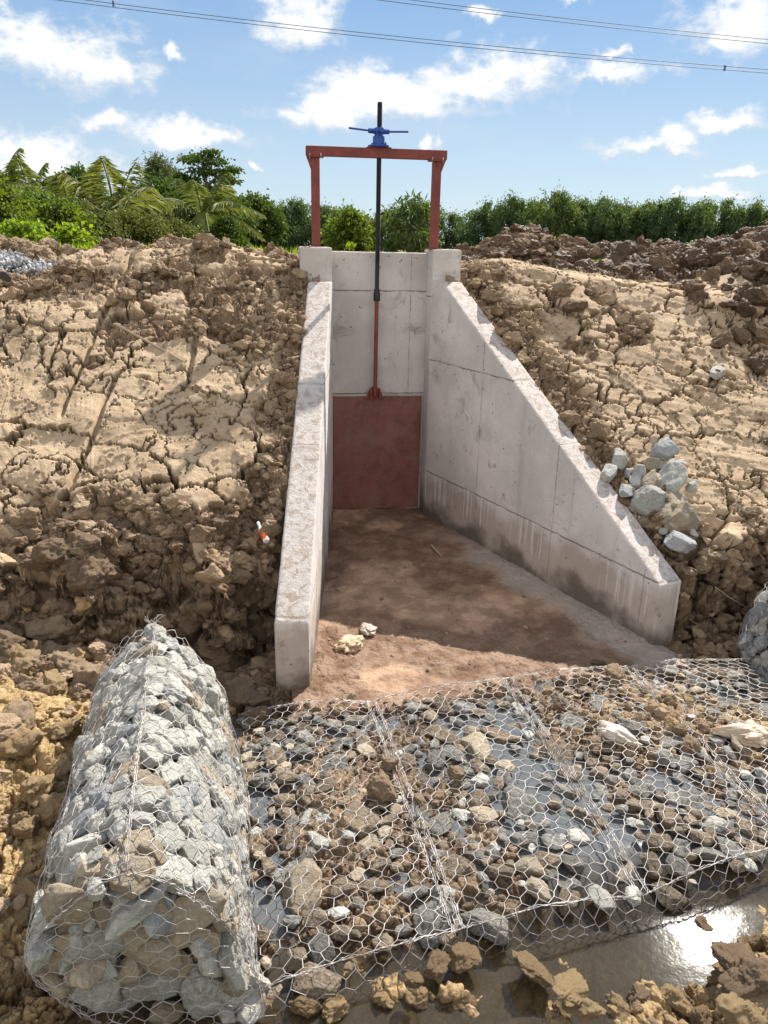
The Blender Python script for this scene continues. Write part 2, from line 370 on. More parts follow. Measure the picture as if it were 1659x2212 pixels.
    def facet(px_, py_, sd, hgt, tilt, gap):
        q1, q2, qi, qx, qy = voro(px_, py_, sd)
        tx = hsh(np.floor(qi * 1009), np.floor(qi * 337), 3) - 0.5; ty = hsh(np.floor(qi * 719), np.floor(qi * 211), 6) - 0.6
        return (qi - 0.5) * hgt + (qx * tx + qy * ty) * tilt - gap * sstep(0.16, 0.03, q2 - q1), q1, qi
    rx_ = x + 0.16 * (fbm(x * 5, q * 5, 53, 4, 0.6) - 0.5) * 2; rq_ = q + 0.16 * (fbm(x * 5, q * 5, 59, 4, 0.6) - 0.5) * 2
    b1_, _, _ = facet(rx_ * 3.0, rq_ * 3.4, 101, 0.12, 0.16, 0.09); b2_, _, _ = facet(rx_ * 7.5, rq_ * 7.5, 111, 0.07, 0.09, 0.05); b3_, c1_, ccid = facet(cx * 19, cq * 18, 121, 0.026, 0.03, 0.016)
    dome = lambda f: np.sqrt(np.clip(1 - (f * 1.25) ** 2, 0, 1))
    brk = b1_ + b2_ + b3_ + (fbm(x * 30, q * 30, 131, 3) - 0.5) * 0.016 - 0.03
    brk = brk + (0.25 - np.abs(fbm(x * 7, q * 7, 133, 5, 0.6) - 0.5)) * 0.16 - 0.03
    d = lerp(crust, brk, rough)
    blk, _, _ = facet(x * 1.9 + 0.5 * (fbm(x * 2, q * 2, 181, 3) - 0.5), q * 2.0, 183, 0.30, 0.30, 0.14)
    foot = np.where((lx <= cl) & (lx < -0.8), sstep(3.7, 4.2, ly) * sstep(6.2, 5.2, ly), 0) + np.where(lx >= cr, sstep(3.9, 4.3, ly), 0)
    d = np.where(heap > 0, brk * 1.2, d); d = d + blk * 0.8 * foot
    mud = (fbm(x * 5, y * 5, 141, 4) - 0.5) * 0.022 + (fbm(x * 22, y * 22, 145, 4) - 0.5) * 0.022 + 0.022 * dome(c1_) * sstep(0.5, 0.6, fbm(x * 2.2, y * 2.2, 147, 3))
    d = np.where(apron > 0, mud, d)
    canal = np.where((y < 6.05 + 0.25 * x) & (x > -1.9 - 0.05 * y), 1.0, 0.0)
    d = np.where(canal > 0, brk * 0.42 + mud + 0.07 * (fbm(x * 2.6, y * 2.6, 149, 4) - 0.5), d)
    low_l = np.where((ly >= 4.9) & (lx < -0.75), 1.0, 0.0)
    smooth_l = sstep(0.40, 0.50, fbm(x * 1.1, y * 1.1, 151, 3)) * sstep(-1.9, -2.5, x)
    d = np.where(low_l > 0, lerp(brk * 0.8, mud * 1.4 + crust * 0.6, smooth_l), d)
    wallgap = np.minimum(np.abs(lx - cl), np.abs(lx - cr)); d = d * np.where(ly < 5.0, sstep(0.05, 0.25, wallgap) * 0.7 + 0.3, 1)
    x2 = x - zx / nl * d; y2 = y - zy / nl * d; z2 = z + d / nl
    crack_shade = np.clip(np.maximum(crack1, 0.85 * crack2), 0, 1) * (1 - rough)  # crack mask: moist soil tone that also paints in the cracks' shade
    broken = np.clip(rough * (0.25 + 0.75 * fbm(x * 3, q * 3, 135, 3)) + crack_shade + 0.35 * flake, 0, 1)
    broken = np.where(apron > 0, 0.0, np.where(heap > 0, 1.0, broken))
    wet = np.clip(sstep(0.03, -0.05, z2), 0, 1) * np.where(y < 6.6 + 0.25 * x, 1, 0) * lerp(1.0, 0.15, sstep(3.8, 3.2, y - 0.25 * x))
    wet = np.maximum(wet, bank * crack_shade); wet = np.maximum(wet, 0.65 * heap)  # wet tone also paints in crack shade and the heap's shaded face
    wet = np.maximum(wet, 0.9 * apron * sstep(0.34, 0.52, fbm(x * 1.1, y * 1.1, 161, 3)))
    wet = np.maximum(wet, 0.75 * np.where(side_r | (lx >= cr), sstep(4.3, 4.7, ly), 0)); wet = np.maximum(wet, 0.6 * np.where((lx < cl) & (lx > -1.7), sstep(4.0, 4.5, ly) * sstep(6.0, 5.2, ly), 0))  # low ground beside both wall ends set darker and glossier
    yel = np.where(low_l > 0, sstep(-1.6, -2.2, x), 0.0); yel = np.maximum(yel, 0.95 * canal * sstep(3.7, 3.3, y - 0.2 * x))
    pale = apron * sstep(0.75, 0.35, (cr - lx) + 0.9 * (fbm(x * 1.7, y * 1.7, 171, 5, 0.6) - 0.5) - 0.02 * ly) * sstep(0.8, 2.0, ly)
    return x2, y2, z2, broken, wet, yel, apron, rough * bank + (1 - bank), pale
NYG, NXG = 1500, 1300
yy = 2.2 * (23.0 / 2.2) ** (np.linspace(0, 1, NYG)); uu = np.linspace(-1, 1, NXG)
GY = np.repeat(yy[:, None], NXG, 1); GX = uu[None, :] * (0.60 * yy[:, None] + 1.25)
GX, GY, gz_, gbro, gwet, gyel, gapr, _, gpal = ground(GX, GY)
ii = (np.arange(NYG - 1)[:, None] * NXG + np.arange(NXG - 1)[None, :]).ravel()
GF = np.stack([ii, ii + 1, ii + NXG + 1, ii + NXG], 1)

# ---- soil materials
def soil_material(name, attrs=True):
    m, t, b = new_mat(name)
    co = t.objc()
    n1 = t.noise(co, 3.2, 5, 0.6); n2 = t.noise(co, 17, 5, 0.65); n3 = t.noise(co, 85, 4, 0.7)
    if attrs: bro, wet, yel, apr = (t.attr(a) for a in ('broken', 'wet', 'yellow', 'apron'))
    else:
        bro, wet, yel, apr = t.attr('broken'), t.attr('wet'), t.attr('yellow'), 0.0
    dry = t.mix(t.ramp(n1, 0.35, 0.65), (0.47, 0.345, 0.215), (0.61, 0.465, 0.305))
    dry = t.mix(t.math('MULTIPLY', t.ramp(n2, 0.45, 0.7), 0.45), dry, (0.38, 0.26, 0.155))
    dark = t.mix(t.ramp(n2, 0.35, 0.65), (0.125, 0.08, 0.048), (0.27, 0.185, 0.115))  # broken soil's brown, deepened to paint in the self-shadow of rough ground
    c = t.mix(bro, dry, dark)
    c = t.mix(t.math('MULTIPLY', yel, 0.9), c, t.mix(t.ramp(n2, 0.35, 0.65), (0.38, 0.26, 0.115), (0.60, 0.43, 0.22)))
    if attrs: c = t.mix(apr, c, t.mix(t.ramp(n1, 0.4, 0.62), (0.34, 0.215, 0.14), (0.52, 0.345, 0.23)))
    if attrs:
        pal = t.attr('pale'); wet = t.math('MULTIPLY', wet, t.math('SUBTRACT', 1.0, pal)); c = t.mix(t.math('MULTIPLY', pal, 0.85), c, t.mix(n2, (0.34, 0.29, 0.24), (0.50, 0.44, 0.38)))
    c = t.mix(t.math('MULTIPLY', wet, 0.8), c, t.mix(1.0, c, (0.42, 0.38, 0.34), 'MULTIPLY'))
    c = t.mix(t.math('MULTIPLY', t.ramp(n3, 0.42, 0.66), 0.45), c, t.mix(1.0, c, (0.55, 0.53, 0.51), 'MULTIPLY'))
    n4 = t.noise(co, 0.9, 4, 0.6); c = t.mix(t.math('MULTIPLY', t.ramp(n4, 0.45, 0.65), 0.30), c, t.mix(1.0, c, (0.74, 0.71, 0.70), 'MULTIPLY'))
    t.put(b.inputs['Base Color'], c)
    t.put(b.inputs['Roughness'], t.math('SUBTRACT', 0.95, t.math('MULTIPLY', t.math('MULTIPLY', wet, t.ramp(n1, 0.4, 0.6)), 0.6)))
    b.inputs['Specular IOR Level'].default_value = 0.3
    h = t.math('ADD', t.math('MULTIPLY', n3, 0.5), t.noise(co, 40, 6, 0.7))
    t.put(b.inputs['Normal'], t.bump(h, 0.95, 0.018))
    return m
M_SOIL = soil_material('soil'); M_CLOD = soil_material('clod_soil', False)
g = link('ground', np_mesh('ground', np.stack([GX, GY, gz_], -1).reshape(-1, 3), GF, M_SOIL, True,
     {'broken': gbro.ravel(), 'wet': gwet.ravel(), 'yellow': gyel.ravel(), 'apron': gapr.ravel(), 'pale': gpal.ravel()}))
tag(g, 'cracked tan clay banks and muddy canal bed around the sluice', 'ground', kind='structure')
# wider terrain and field to the horizon
fx = np.concatenate([-np.geomspace(900, 16, 24), np.linspace(-15, 15, 121), np.geomspace(16, 900, 24)])
fy = np.concatenate([-np.geomspace(900, 4, 14), np.linspace(-3.5, 24, 111), np.geomspace(25, 1500, 40)])
FX, FY = np.meshgrid(fx, fy)
FZ = ground(np.clip(FX, -40, 40), np.maximum(FY, 2.0), False); FZ = np.where((FY < 22.5) & (FY > 0) & (np.abs(FX) < 0.60 * FY + 0.9), -2.0, FZ - 0.30 * sstep(26, 23, FY) * sstep(22, 17, np.abs(FX)))
far_n = (fbm(FX * 0.3, FY * 0.3, 201) - 0.5) * 0.25; FZ = FZ + np.where(FY > 24, far_n, 0)
n_, k_ = FX.shape; ii = (np.arange(n_ - 1)[:, None] * k_ + np.arange(k_ - 1)[None, :]).ravel()
m_field, t, b = new_mat('field_soil')
co = t.objc(); b.inputs['Roughness'].default_value = 0.95
t.put(b.inputs['Base Color'], t.mix(t.ramp(t.noise(co, 0.6, 5), 0.42, 0.58), (0.22, 0.17, 0.10), (0.09, 0.13, 0.035)))
g = link('terrain', np_mesh('terrain', np.stack([FX, FY, FZ], -1).reshape(-1, 3), np.stack([ii, ii + 1, ii + k_ + 1, ii + k_], 1), m_field, True))
tag(g, 'flat weedy field running from the canal to the horizon', 'field', kind='structure')

def hit(px, py, zoff=0.0):
    """point on the terrain seen in a direction"""
    d = px_dir(px, py); t_ = np.linspace(2.5, 30, 4000); P = EYE[None] + d[None] * t_[:, None]
    z = ground(P[:, 0], P[:, 1], False) + zoff
    i = np.argmax(P[:, 2] < z); return P[i]

# ------------------------------------------------------------------ water
m_water = bpy.data.materials.new('shallow_water'); m_water.use_nodes = True
t = NT(m_water.node_tree); t.n.remove(t.n['Principled BSDF']); out = t.n['Material Output']
co = t.objc()
h = t.math('ADD', t.noise(co, 5, 3, 0.5), t.math('MULTIPLY', t.noise(co, 26, 3, 0.6), 0.35))
nb = t.bump(h, 0.06, 0.02)
gl = t.node('ShaderNodeBsdfGlossy'); gl.inputs['Roughness'].default_value = 0.05; t.l.new(nb, gl.inputs['Normal'])
tr = t.node('ShaderNodeBsdfTransparent'); tr.inputs[0].default_value = (0.90, 0.85, 0.72, 1)
df = t.node('ShaderNodeBsdfDiffuse'); t.put(df.inputs[0], t.mix(t.attr('milky_sky'), (0.32, 0.26, 0.17), (0.38, 0.40, 0.41)))  # milky silt tone with the sky's bluish reflection painted into the diffuse
m1 = t.node('ShaderNodeMixShader'); t.put(m1.inputs[0], t.math('ADD', 0.10, t.math('MULTIPLY', t.attr('milky_sky'), 0.20))); t.l.new(tr.outputs[0], m1.inputs[1]); t.l.new(df.outputs[0], m1.inputs[2])
fr = t.node('ShaderNodeFresnel'); fr.inputs[0].default_value = 1.42; t.l.new(nb, fr.inputs['Normal'])
m2 = t.node('ShaderNodeMixShader'); t.l.new(fr.outputs[0], m2.inputs[0]); t.l.new(m1.outputs[0], m2.inputs[1]); t.l.new(gl.outputs[0], m2.inputs[2])
t.l.new(m2.outputs[0], out.inputs['Surface'])
wx = np.linspace(-2.6, 6.5, 60); wy = np.linspace(1.2, 7.4, 50); WX, WY = np.meshgrid(wx, wy)
ii = (np.arange(49)[:, None] * 60 + np.arange(59)[None, :]).ravel()
keep = (WY.ravel()[ii] < 6.1 + 0.26 * WX.ravel()[ii]) & (WX.ravel()[ii] > -1.9 + 0.1 * (WY.ravel()[ii] - 3))
wz = WATER_Z - 0.09 * sstep(3.9, 3.4, WY - 0.28 * WX)
o = link('water', np_mesh('water', np.stack([WX, WY, wz], -1).reshape(-1, 3), np.stack([ii, ii + 1, ii + 61, ii + 60], 1)[keep], m_water, True, {'milky_sky': sstep(3.5, 4.0, WY - 0.28 * WX).ravel()}))
tag(o, 'shallow muddy water trickling through the stone mattress', 'water', kind='structure')

# ------------------------------------------------------------------ concrete sluice
def concrete(name, seams_x=(), seams_z=(0.74,), damp=0.78, tone=(0.58, 0.53, 0.5), drips=True, seed=0):
    m, t, b = new_mat(name)
    co = t.objc(); X, Y, Z = t.sep(co)[0:3]
    off = t.mapping(co, loc=(seed * 3.1, seed * 1.7, 0))
    n0 = t.noise(off, 1.3, 4, 0.6); n1 = t.noise(off, 6, 5, 0.65); n2 = t.noise(off, 38, 5, 0.7)
    c = t.mix(t.ramp(n0, 0.35, 0.65), tuple(k * 0.9 for k in tone), tuple(k * 1.12 for k in tone))
    c = t.mix(t.math('MULTIPLY', t.ramp(n2, 0.5, 0.75), 0.3), c, tuple(k * 0.62 for k in tone))
    blot = t.ramp(t.noise(off, 2.3, 5, 0.72, 0.6), 0.57, 0.70)
    c = t.mix(t.math('MULTIPLY', blot, 0.5), c, (0.23, 0.205, 0.18))
    sm_ = t.math('MULTIPLY', t.ramp(t.noise(t.mapping(off, scale=(5, 5, 3.2), loc=(7, 3, 1)), 1.0, 5, 0.75, 0.8), 0.60, 0.68), t.ramp(n0, 0.42, 0.6))
    c = t.mix(t.math('MULTIPLY', sm_, 0.6), c, (0.13, 0.11, 0.09))
    streak = t.ramp(t.noise(t.mapping(off, scale=(7, 7, 0.5)), 1.0, 4, 0.6), 0.55, 0.75)
    c = t.mix(t.math('MULTIPLY', streak, 0.22), c, (0.24, 0.20, 0.16))
    pit = t.ramp(t.vor(off, 8.0), 0.06, 0.11, 1.0, 0.0); pit = t.math('MULTIPLY', pit, t.ramp(n1, 0.40, 0.55))
    pit2 = t.math('MULTIPLY', t.ramp(t.vor(off, 22.0), 0.08, 0.14, 1.0, 0.0), t.ramp(t.noise(off, 3.5, 2), 0.5, 0.6)); pit = t.math('MAXIMUM', pit, pit2)
    c = t.mix(pit, c, (0.13, 0.115, 0.10))
    hgt = t.math('ADD', n2, t.math('MULTIPLY', pit, -2.0))
    wob = t.math('MULTIPLY', t.math('SUBTRACT', n1, 0.5), 0.05)
    if damp:
        d1 = t.ramp(t.math('ADD', Z, t.math('MULTIPLY', t.math('SUBTRACT', n0, 0.5), 0.55)), damp - 0.22, damp + 0.03, 1.0, 0.0)
        c = t.mix(t.math('MULTIPLY', d1, 0.55), c, (0.30, 0.225, 0.155))
        d2 = t.ramp(t.math('ADD', Z, t.math('MULTIPLY', t.math('SUBTRACT', t.noise(off, 1.9, 5, 0.6), 0.5), 1.1)), 0.02, 0.36, 1.0, 0.0)
        c = t.mix(t.math('MULTIPLY', d2, 0.85), c, (0.105, 0.085, 0.065))
    if drips:
        s1 = t.noise(t.mapping(off, scale=(15, 15, 0.4)), 1.0, 3, 0.5); s0 = t.noise(t.mapping(off, scale=(1.1, 1.1, 0.1)), 1.0, 2, 0.5)
        lim = t.math('MULTIPLY', t.ramp(Z, 0.80, 0.72, 0.0, 1.0), t.ramp(t.math('SUBTRACT', Z, t.math('MULTIPLY', s1, 0.9)), -0.3, -0.15, 0.0, 1.0))
        dr = t.math('MULTIPLY', t.math('MULTIPLY', t.ramp(s1, 0.545, 0.60), t.ramp(s0, 0.44, 0.52)), lim)
        c = t.mix(t.math('MULTIPLY', dr, 0.65), c, (0.72, 0.69, 0.65))
    for zs in seams_z:
        ln = t.ramp(t.math('ABSOLUTE', t.math('ADD', t.math('SUBTRACT', Z, zs), wob)), 0.004, 0.014, 1.0, 0.0)
        c = t.mix(t.math('MULTIPLY', ln, t.ramp(n1, 0.3, 0.6, 0.2, 0.85)), c, (0.16, 0.115, 0.085)); hgt = t.math('SUBTRACT', hgt, ln)
    for xs in seams_x:
        ln = t.ramp(t.math('ABSOLUTE', t.math('ADD', t.math('SUBTRACT', X, xs), t.math('MULTIPLY', wob, 0.35))), 0.003, 0.012, 1.0, 0.0)
        c = t.mix(t.math('MULTIPLY', ln, t.ramp(n1, 0.35, 0.6, 0.1, 0.7)), c, (0.22, 0.19, 0.165)); hgt = t.math('SUBTRACT', hgt, t.math('MULTIPLY', ln, 0.6))
    # trowelled top with smeared mud
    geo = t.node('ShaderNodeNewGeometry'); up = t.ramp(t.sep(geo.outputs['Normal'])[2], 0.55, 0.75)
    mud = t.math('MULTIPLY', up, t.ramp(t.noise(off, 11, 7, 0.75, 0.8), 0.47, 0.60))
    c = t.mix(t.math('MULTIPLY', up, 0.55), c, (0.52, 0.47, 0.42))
    c = t.mix(t.math('MULTIPLY', mud, 0.7), c, (0.34, 0.245, 0.17))
    hgt = t.math('ADD', hgt, t.math('MULTIPLY', t.math('MULTIPLY', up, t.noise(off, 22, 6, 0.7, 1.0)), 3.0))
    t.put(b.inputs['Base Color'], c); b.inputs['Roughness'].default_value = 0.9; b.inputs['Specular IOR Level'].default_value = 0.25
    t.put(b.inputs['Normal'], t.bump(hgt, 0.6, 0.008))
    return m
chip = bpy.data.textures.new('chips', 'CLOUDS'); chip.noise_scale = 0.11; chip.noise_depth = 3
warp = bpy.data.textures.new('warp', 'CLOUDS'); warp.noise_scale = 0.9; warp.noise_depth = 1
def rough_up(o, voxel=0.014, amt=0.008):
    r = o.modifiers.new('remesh', 'REMESH'); r.mode = 'VOXEL'; r.voxel_size = voxel; r.use_smooth_shade = True
    sm = o.modifiers.new('sm', 'SMOOTH'); sm.factor = 0.5; sm.iterations = 8
    for tx, s in ((chip, amt), (warp, amt * 1.2)):
        d = o.modifiers.new('d', 'DISPLACE'); d.texture = tx; d.strength = s; d.mid_level = 0.5
sluice = empty('sluice_structure', None, 'grey concrete sluice head with two sloping wing walls dug into the clay bank', 'sluice', mat=SLUICE_M)
HT = 3.93
o = MB().box(-0.02, 1.44, -0.02, 0.28, -0.4, HT - 0.035).build('head_wall', concrete('concrete_head', (1.18,), (3.36, 1.86), 0, (0.56, 0.52, 0.495), False, 1), sluice); rough_up(o, 0.016, 0.007)
mp = concrete('concrete_pier', (), (3.30,), 0.6, (0.59, 0.55, 0.52), False, 3)
# pier: local y runs from -0.4 (front) to 0.3
for (x0, x1) in ((-0.44, 0.0), (1.42, 1.83)):
    o = MB().box(x0, x1, -0.40, 0.30, -0.4, HT + 0.02).build('pier', mp, sluice); rough_up(o, 0.018, 0.010)
def wing(p_in, q_in, th, ztop, zend, seams, name_m, seed, side):
    """local sluice points of the inner foot line, wall object frame: x along the wall from the pier, y across, z up"""
    P = wld(*p_in); Q = wld(*q_in); d = (Q - P); L = d.length; d.normalize(); nrm = Vector((-d.y, d.x, 0)) * side
    M = Matrix(((d.x, nrm.x, 0, P.x), (d.y, nrm.y, 0, P.y), (0, 0, 1, 0), (0, 0, 0, 1)))
    prof = [(0.0, -0.4), (L, -0.4), (L, zend), (0.27, ztop), (0.0, ztop)]
    o = MB().prism(prof, 'y', 0.0, th).build('wing_wall', concrete(name_m, seams, (0.74, 2.42), 0.76, (0.62, 0.57, 0.54), True, seed), sluice)
    o.matrix_parent_inverse = SLUICE_M.inverted(); o.matrix_basis = M
    rough_up(o); return o, M, L
wl, WLM, WLL = wing((0.0, 0.40), (-0.58, 5.21), 0.32, 3.50, 0.71, (1.3, 2.9), 'concrete_wing_a', 5, -1)
wr, WRM, WRL = wing((1.42, 0.40), (3.06, 4.78), 0.32, 3.52, 0.72, (1.35, 2.95, 4.45), 'concrete_wing_b', 8, 1)
wl['label'] = 'mud-smeared sloping wing wall, narrow and edge-on'; wr['label'] = 'broad sloping wing wall with damp stained foot and white drips'

# ------------------------------------------------------------------ sluice gate, lifting frame, screw hoist
def paint(name, col, rust=0.3, rough=0.5, metal=0.0, mud=0.0):
    m, t, b = new_mat(name); co = t.objc()
    n1 = t.noise(co, 4, 5, 0.65); n2 = t.noise(co, 30, 4, 0.7)
    c = t.mix(t.ramp(n1, 0.4, 0.65), col, tuple(k * 0.7 for k in col))
    c = t.mix(t.math('MULTIPLY', t.ramp(n2, 0.5, 0.7), rust), c, (0.12, 0.055, 0.035))
    if mud:
        c = t.mix(t.math('MULTIPLY', t.ramp(t.noise(co, 2.2, 6, 0.7, 0.5), 0.45, 0.62), mud), c, (0.24, 0.165, 0.12))
        dots = t.math('MULTIPLY', t.ramp(t.vor(co, 16), 0.10, 0.2, 1, 0), t.ramp(n1, 0.52, 0.6)); c = t.mix(t.math('MULTIPLY', dots, 0.6), c, (0.30, 0.24, 0.2))
    t.put(b.inputs['Base Color'], c); t.put(b.inputs['Roughness'], t.ramp(n2, 0.3, 0.7, rough - 0.1, rough + 0.15)); b.inputs['Metallic'].default_value = metal
    t.put(b.inputs['Normal'], t.bump(n2, 0.25, 0.002))
    return m
M_RED = paint('red_oxide_paint', (0.25, 0.05, 0.04), 0.35, 0.55)
M_GATE = paint('gate_red_brown', (0.24, 0.088, 0.07), 0.4, 0.6, 0, 0.35)
M_BLUE = paint('blue_enamel', (0.012, 0.075, 0.38), 0.05, 0.32)
M_STEEL = paint('dark_greased_steel', (0.035, 0.035, 0.042), 0.15, 0.35, 0.6)
M_SEAL = paint('pale_seal', (0.42, 0.40, 0.38), 0.1, 0.6)
M_BOLT = paint('bolt_steel', (0.5, 0.5, 0.5), 0.1, 0.35, 0.8)
GX0, GX1 = 0.03, 1.39
gate = empty('sluice_gate', None, 'dark red steel gate leaf closing the concrete channel, on a long lifting stem', 'gate', mat=SLUICE_M)
mb = MB().box(GX0, GX1, -0.055, -0.025, 0.02, 1.82)
mb.build('gate_leaf', M_GATE, gate, 0.004)
MB().box(GX0 + 0.01, GX1 - 0.01, -0.066, -0.03, 1.822, 1.852).build('top_seal', M_SEAL, gate, 0.004)
mb = MB().prism([(0.54, 1.82), (0.78, 1.82), (0.76, 1.90), (0.69, 1.98), (0.63, 1.98), (0.56, 1.90)], 'y', -0.095, -0.075)
mb.box(0.52, 0.80, -0.115, -0.058, 1.80, 1.822); mb.box(0.58, 0.60, -0.16, -0.095, 1.82, 1.95); mb.box(0.72, 0.74, -0.16, -0.095, 1.82, 1.95)
mb.build('stem_bracket', M_RED, gate, 0.003)
SX, SY = 0.66, -0.125
mb = MB().tube([(SX, SY, 1.84), (SX + 0.005, SY, 3.27)], 0.029, 14); mb.build('lower_stem', paint('rusty_red_stem', (0.22, 0.055, 0.04), 0.4, 0.5), gate, smooth=True)
mb = MB().lathe([(0.029, 3.22), (0.047, 3.225), (0.049, 3.27), (0.049, 3.33), (0.043, 3.35), (0.043, 3.38), (0.03, 3.40)], 16, (SX + 0.005, SY)); mb.build('stem_coupling', M_STEEL, gate, smooth=True)
mb = MB(); rr = []; pp = []
mb.tube([(SX + 0.005, SY, 3.38), (SX + 0.01, SY, 5.80)], 0.031, 16)
for k in range(0, 220):                                    # screw thread turns on the upper stem
    z = 3.75 + k * 0.0093
    if z > 5.78: break
    mb.lathe([(0.031, z), (0.0345, z + 0.002), (0.0345, z + 0.004), (0.031, z + 0.006)], 16, (SX + 0.008, SY))
mb.build('upper_stem', M_STEEL, gate, smooth=True)
# lifting frame
frame = empty('lifting_frame', None, 'red painted steel portal frame standing on the concrete piers', 'frame', mat=SLUICE_M)
def hsec(cx, cy, w_, d_, tf=0.012):
    return [(cx - w_ / 2, cy - d_ / 2), (cx + w_ / 2, cy - d_ / 2), (cx + w_ / 2, cy + d_ / 2), (cx - w_ / 2, cy + d_ / 2)]
PXL, PXR, PY = -0.205, 1.475, -0.125
BZ0, BZ1 = 5.115, 5.235
for px in (PXL, PXR):
    s = -1 if px == PXL else 1
    p = MB().prism(hsec(px, PY, 0.115, 0.115), 'z', HT + 0.03, BZ0 - 0.018).build('post', M_RED, frame, 0.006)
    MB().box(px - 0.10, px + 0.10, PY - 0.10, PY + 0.10, HT + 0.014, HT + 0.03).build('base_plate', M_RED, p, 0.002)
    mb = MB().box(px - 0.115, px + 0.115, PY - 0.085, PY + 0.085, BZ0 - 0.018, BZ0 - 0.002)
    for yy_ in (-0.05, 0.05): mb.prism([(px + s * 0.058, BZ0 - 0.02), (px + s * 0.112, BZ0 - 0.02), (px + s * 0.058, BZ0 - 0.16)], 'y', PY + yy_ - 0.006, PY + yy_ + 0.006)
    mb.prism([(PY - 0.058, BZ0 - 0.02), (PY - 0.083, BZ0 - 0.02), (PY - 0.058, BZ0 - 0.12)], 'x', px - 0.006, px + 0.006)
    mb.build('cap_plate', M_RED, frame, 0.002)
    mb = MB()
    for bx in (-0.075, 0.075):
        mb.tube([(px + bx, PY - 0.068, BZ0 - 0.03), (px + bx, PY - 0.068, BZ0 + 0.03)], 0.011, 6)
    mb.build('bolts', M_BOLT, frame)
bm_ = MB()
xs0, xs1 = -0.325, 1.60
ch = lambda y0, sgn: [(y0, BZ0), (y0 + sgn * 0.05, BZ0), (y0 + sgn * 0.05, BZ0 + 0.012), (y0 + sgn * 0.01, BZ0 + 0.012), (y0 + sgn * 0.01, BZ1 - 0.012), (y0 + sgn * 0.05, BZ1 - 0.012), (y0 + sgn * 0.05, BZ1), (y0, BZ1)]
bm_.prism(ch(PY - 0.062, -0.0 + 1) , 'x', xs0, xs1)
bm_.prism(ch(PY + 0.062, -1), 'x', xs0, xs1)
bm_.box(xs0 - 0.006, xs0, PY - 0.06, PY + 0.06, BZ0 + 0.004, BZ1 - 0.004); bm_.box(xs1, xs1 + 0.006, PY - 0.06, PY + 0.06, BZ0 + 0.004, BZ1 - 0.004)
bm_.box(SX - 0.17, SX + 0.17, PY - 0.075, PY + 0.075, BZ1, BZ1 + 0.012)
bm_.build('crossbeam', M_RED, frame, 0.003)
# hoist
hoist = empty('screw_hoist', None, 'blue cast iron screw hoist with bar handles on the red crossbeam', 'hoist', mat=SLUICE_M)
z0 = BZ1 + 0.014
mb = MB().lathe([(0.085, z0 + 0.022), (0.082, z0 + 0.05), (0.080, z0 + 0.13), (0.072, z0 + 0.137), (0.06, z0 + 0.14), (0.058, z0 + 0.165)], 28, (SX, SY))
mb.build('bearing_body', M_BLUE, hoist, smooth=True)
hb = MB().lathe([(0.145, z0), (0.147, z0 + 0.004), (0.147, z0 + 0.022), (0.09, z0 + 0.03)], 28, (SX, SY)); fl = hb.build('base_flange', M_BLUE, hoist, smooth=True)
for k in range(4):
    a = math.pi / 4 + k * math.pi / 2; bx, by = SX + 0.118 * math.cos(a), SY + 0.118 * math.sin(a)
    MB().lathe([(0.017, z0 + 0.02), (0.017, z0 + 0.042), (0.008, z0 + 0.043), (0.008, z0 + 0.06)], 6, (bx, by)).build('bolt', M_BLUE, fl)
mb = MB().lathe([(0.062, z0 + 0.162), (0.066, z0 + 0.17), (0.068, z0 + 0.225), (0.06, z0 + 0.238), (0.04, z0 + 0.245)], 24, (SX, SY))
for k in range(4):
    a = 0.16 + k * math.pi / 2
    d = (math.cos(a), math.sin(a)); mb.tube([(SX + d[0] * 0.05, SY + d[1] * 0.05, z0 + 0.197), (SX + d[0] * 0.145, SY + d[1] * 0.145, z0 + 0.199)], [0.034, 0.031], 14)
mb.build('handle_hub', M_BLUE, hoist, smooth=True)
for k, (L_, dz) in enumerate(((0.42, 0.016), (0.36, 0.0), (0.42, 0.018), (0.30, 0.0))):
    if k in (1, 3): continue
    a = 0.16 + k * math.pi / 2; d = (math.cos(a), math.sin(a))
    MB().tube([(SX + d[0] * 0.10, SY + d[1] * 0.10, z0 + 0.198), (SX + d[0] * L_, SY + d[1] * L_, z0 + 0.198 + dz)], 0.0135, 10).build('handle_bar', M_BLUE, hoist, smooth=True)

# ------------------------------------------------------------------ stones and clods (mesh stock)
def icosphere(sub):
    import bmesh
    bm = bmesh.new(); bmesh.ops.create_icosphere(bm, subdivisions=sub, radius=1.0)
    v = np.array([p.co[:] for p in bm.verts]); f = np.array([[q.index for q in p.verts] for p in bm.faces]); bm.free(); return v, f
ICO = {k: icosphere(k) for k in (2, 3, 4, 5)}
def stone_shape(seed, sub):
    r = np.random.default_rng(seed); v, f = ICO[sub]; v = v / np.linalg.norm(v, axis=1, keepdims=True)
    n = r.normal(size=(15, 3)); n[:6] = np.array([[1, 0, 0], [-1, 0, 0], [0, 1, 0], [0, -1, 0], [0, 0, 1], [0, 0, -1.0]]) + r.normal(size=(6, 3)) * 0.28
    n /= np.linalg.norm(n, axis=1, keepdims=True); d = r.uniform(0.72, 1.0, 15); d[6:] = r.uniform(0.82, 1.08, 9)
    dots = v @ n.T; rad = np.where(dots > 0.08, d[None] / np.maximum(dots, 0.08), 9)
    srt = np.sort(rad, 1); rad = np.minimum(srt[:, 0], 1.35)
    p = v * rad[:, None]
    nz = (noise3(p * 2.2 + seed, seed) - 0.5) * 0.12 + (noise3(p * 5.5 + seed, seed + 1) - 0.5) * 0.08 + (noise3(p * 13, seed + 2) - 0.5) * 0.045
    p = p * (1 + nz[:, None])
    return p * np.array([1.0, r.uniform(0.66, 0.85), r.uniform(0.42, 0.62)]), f
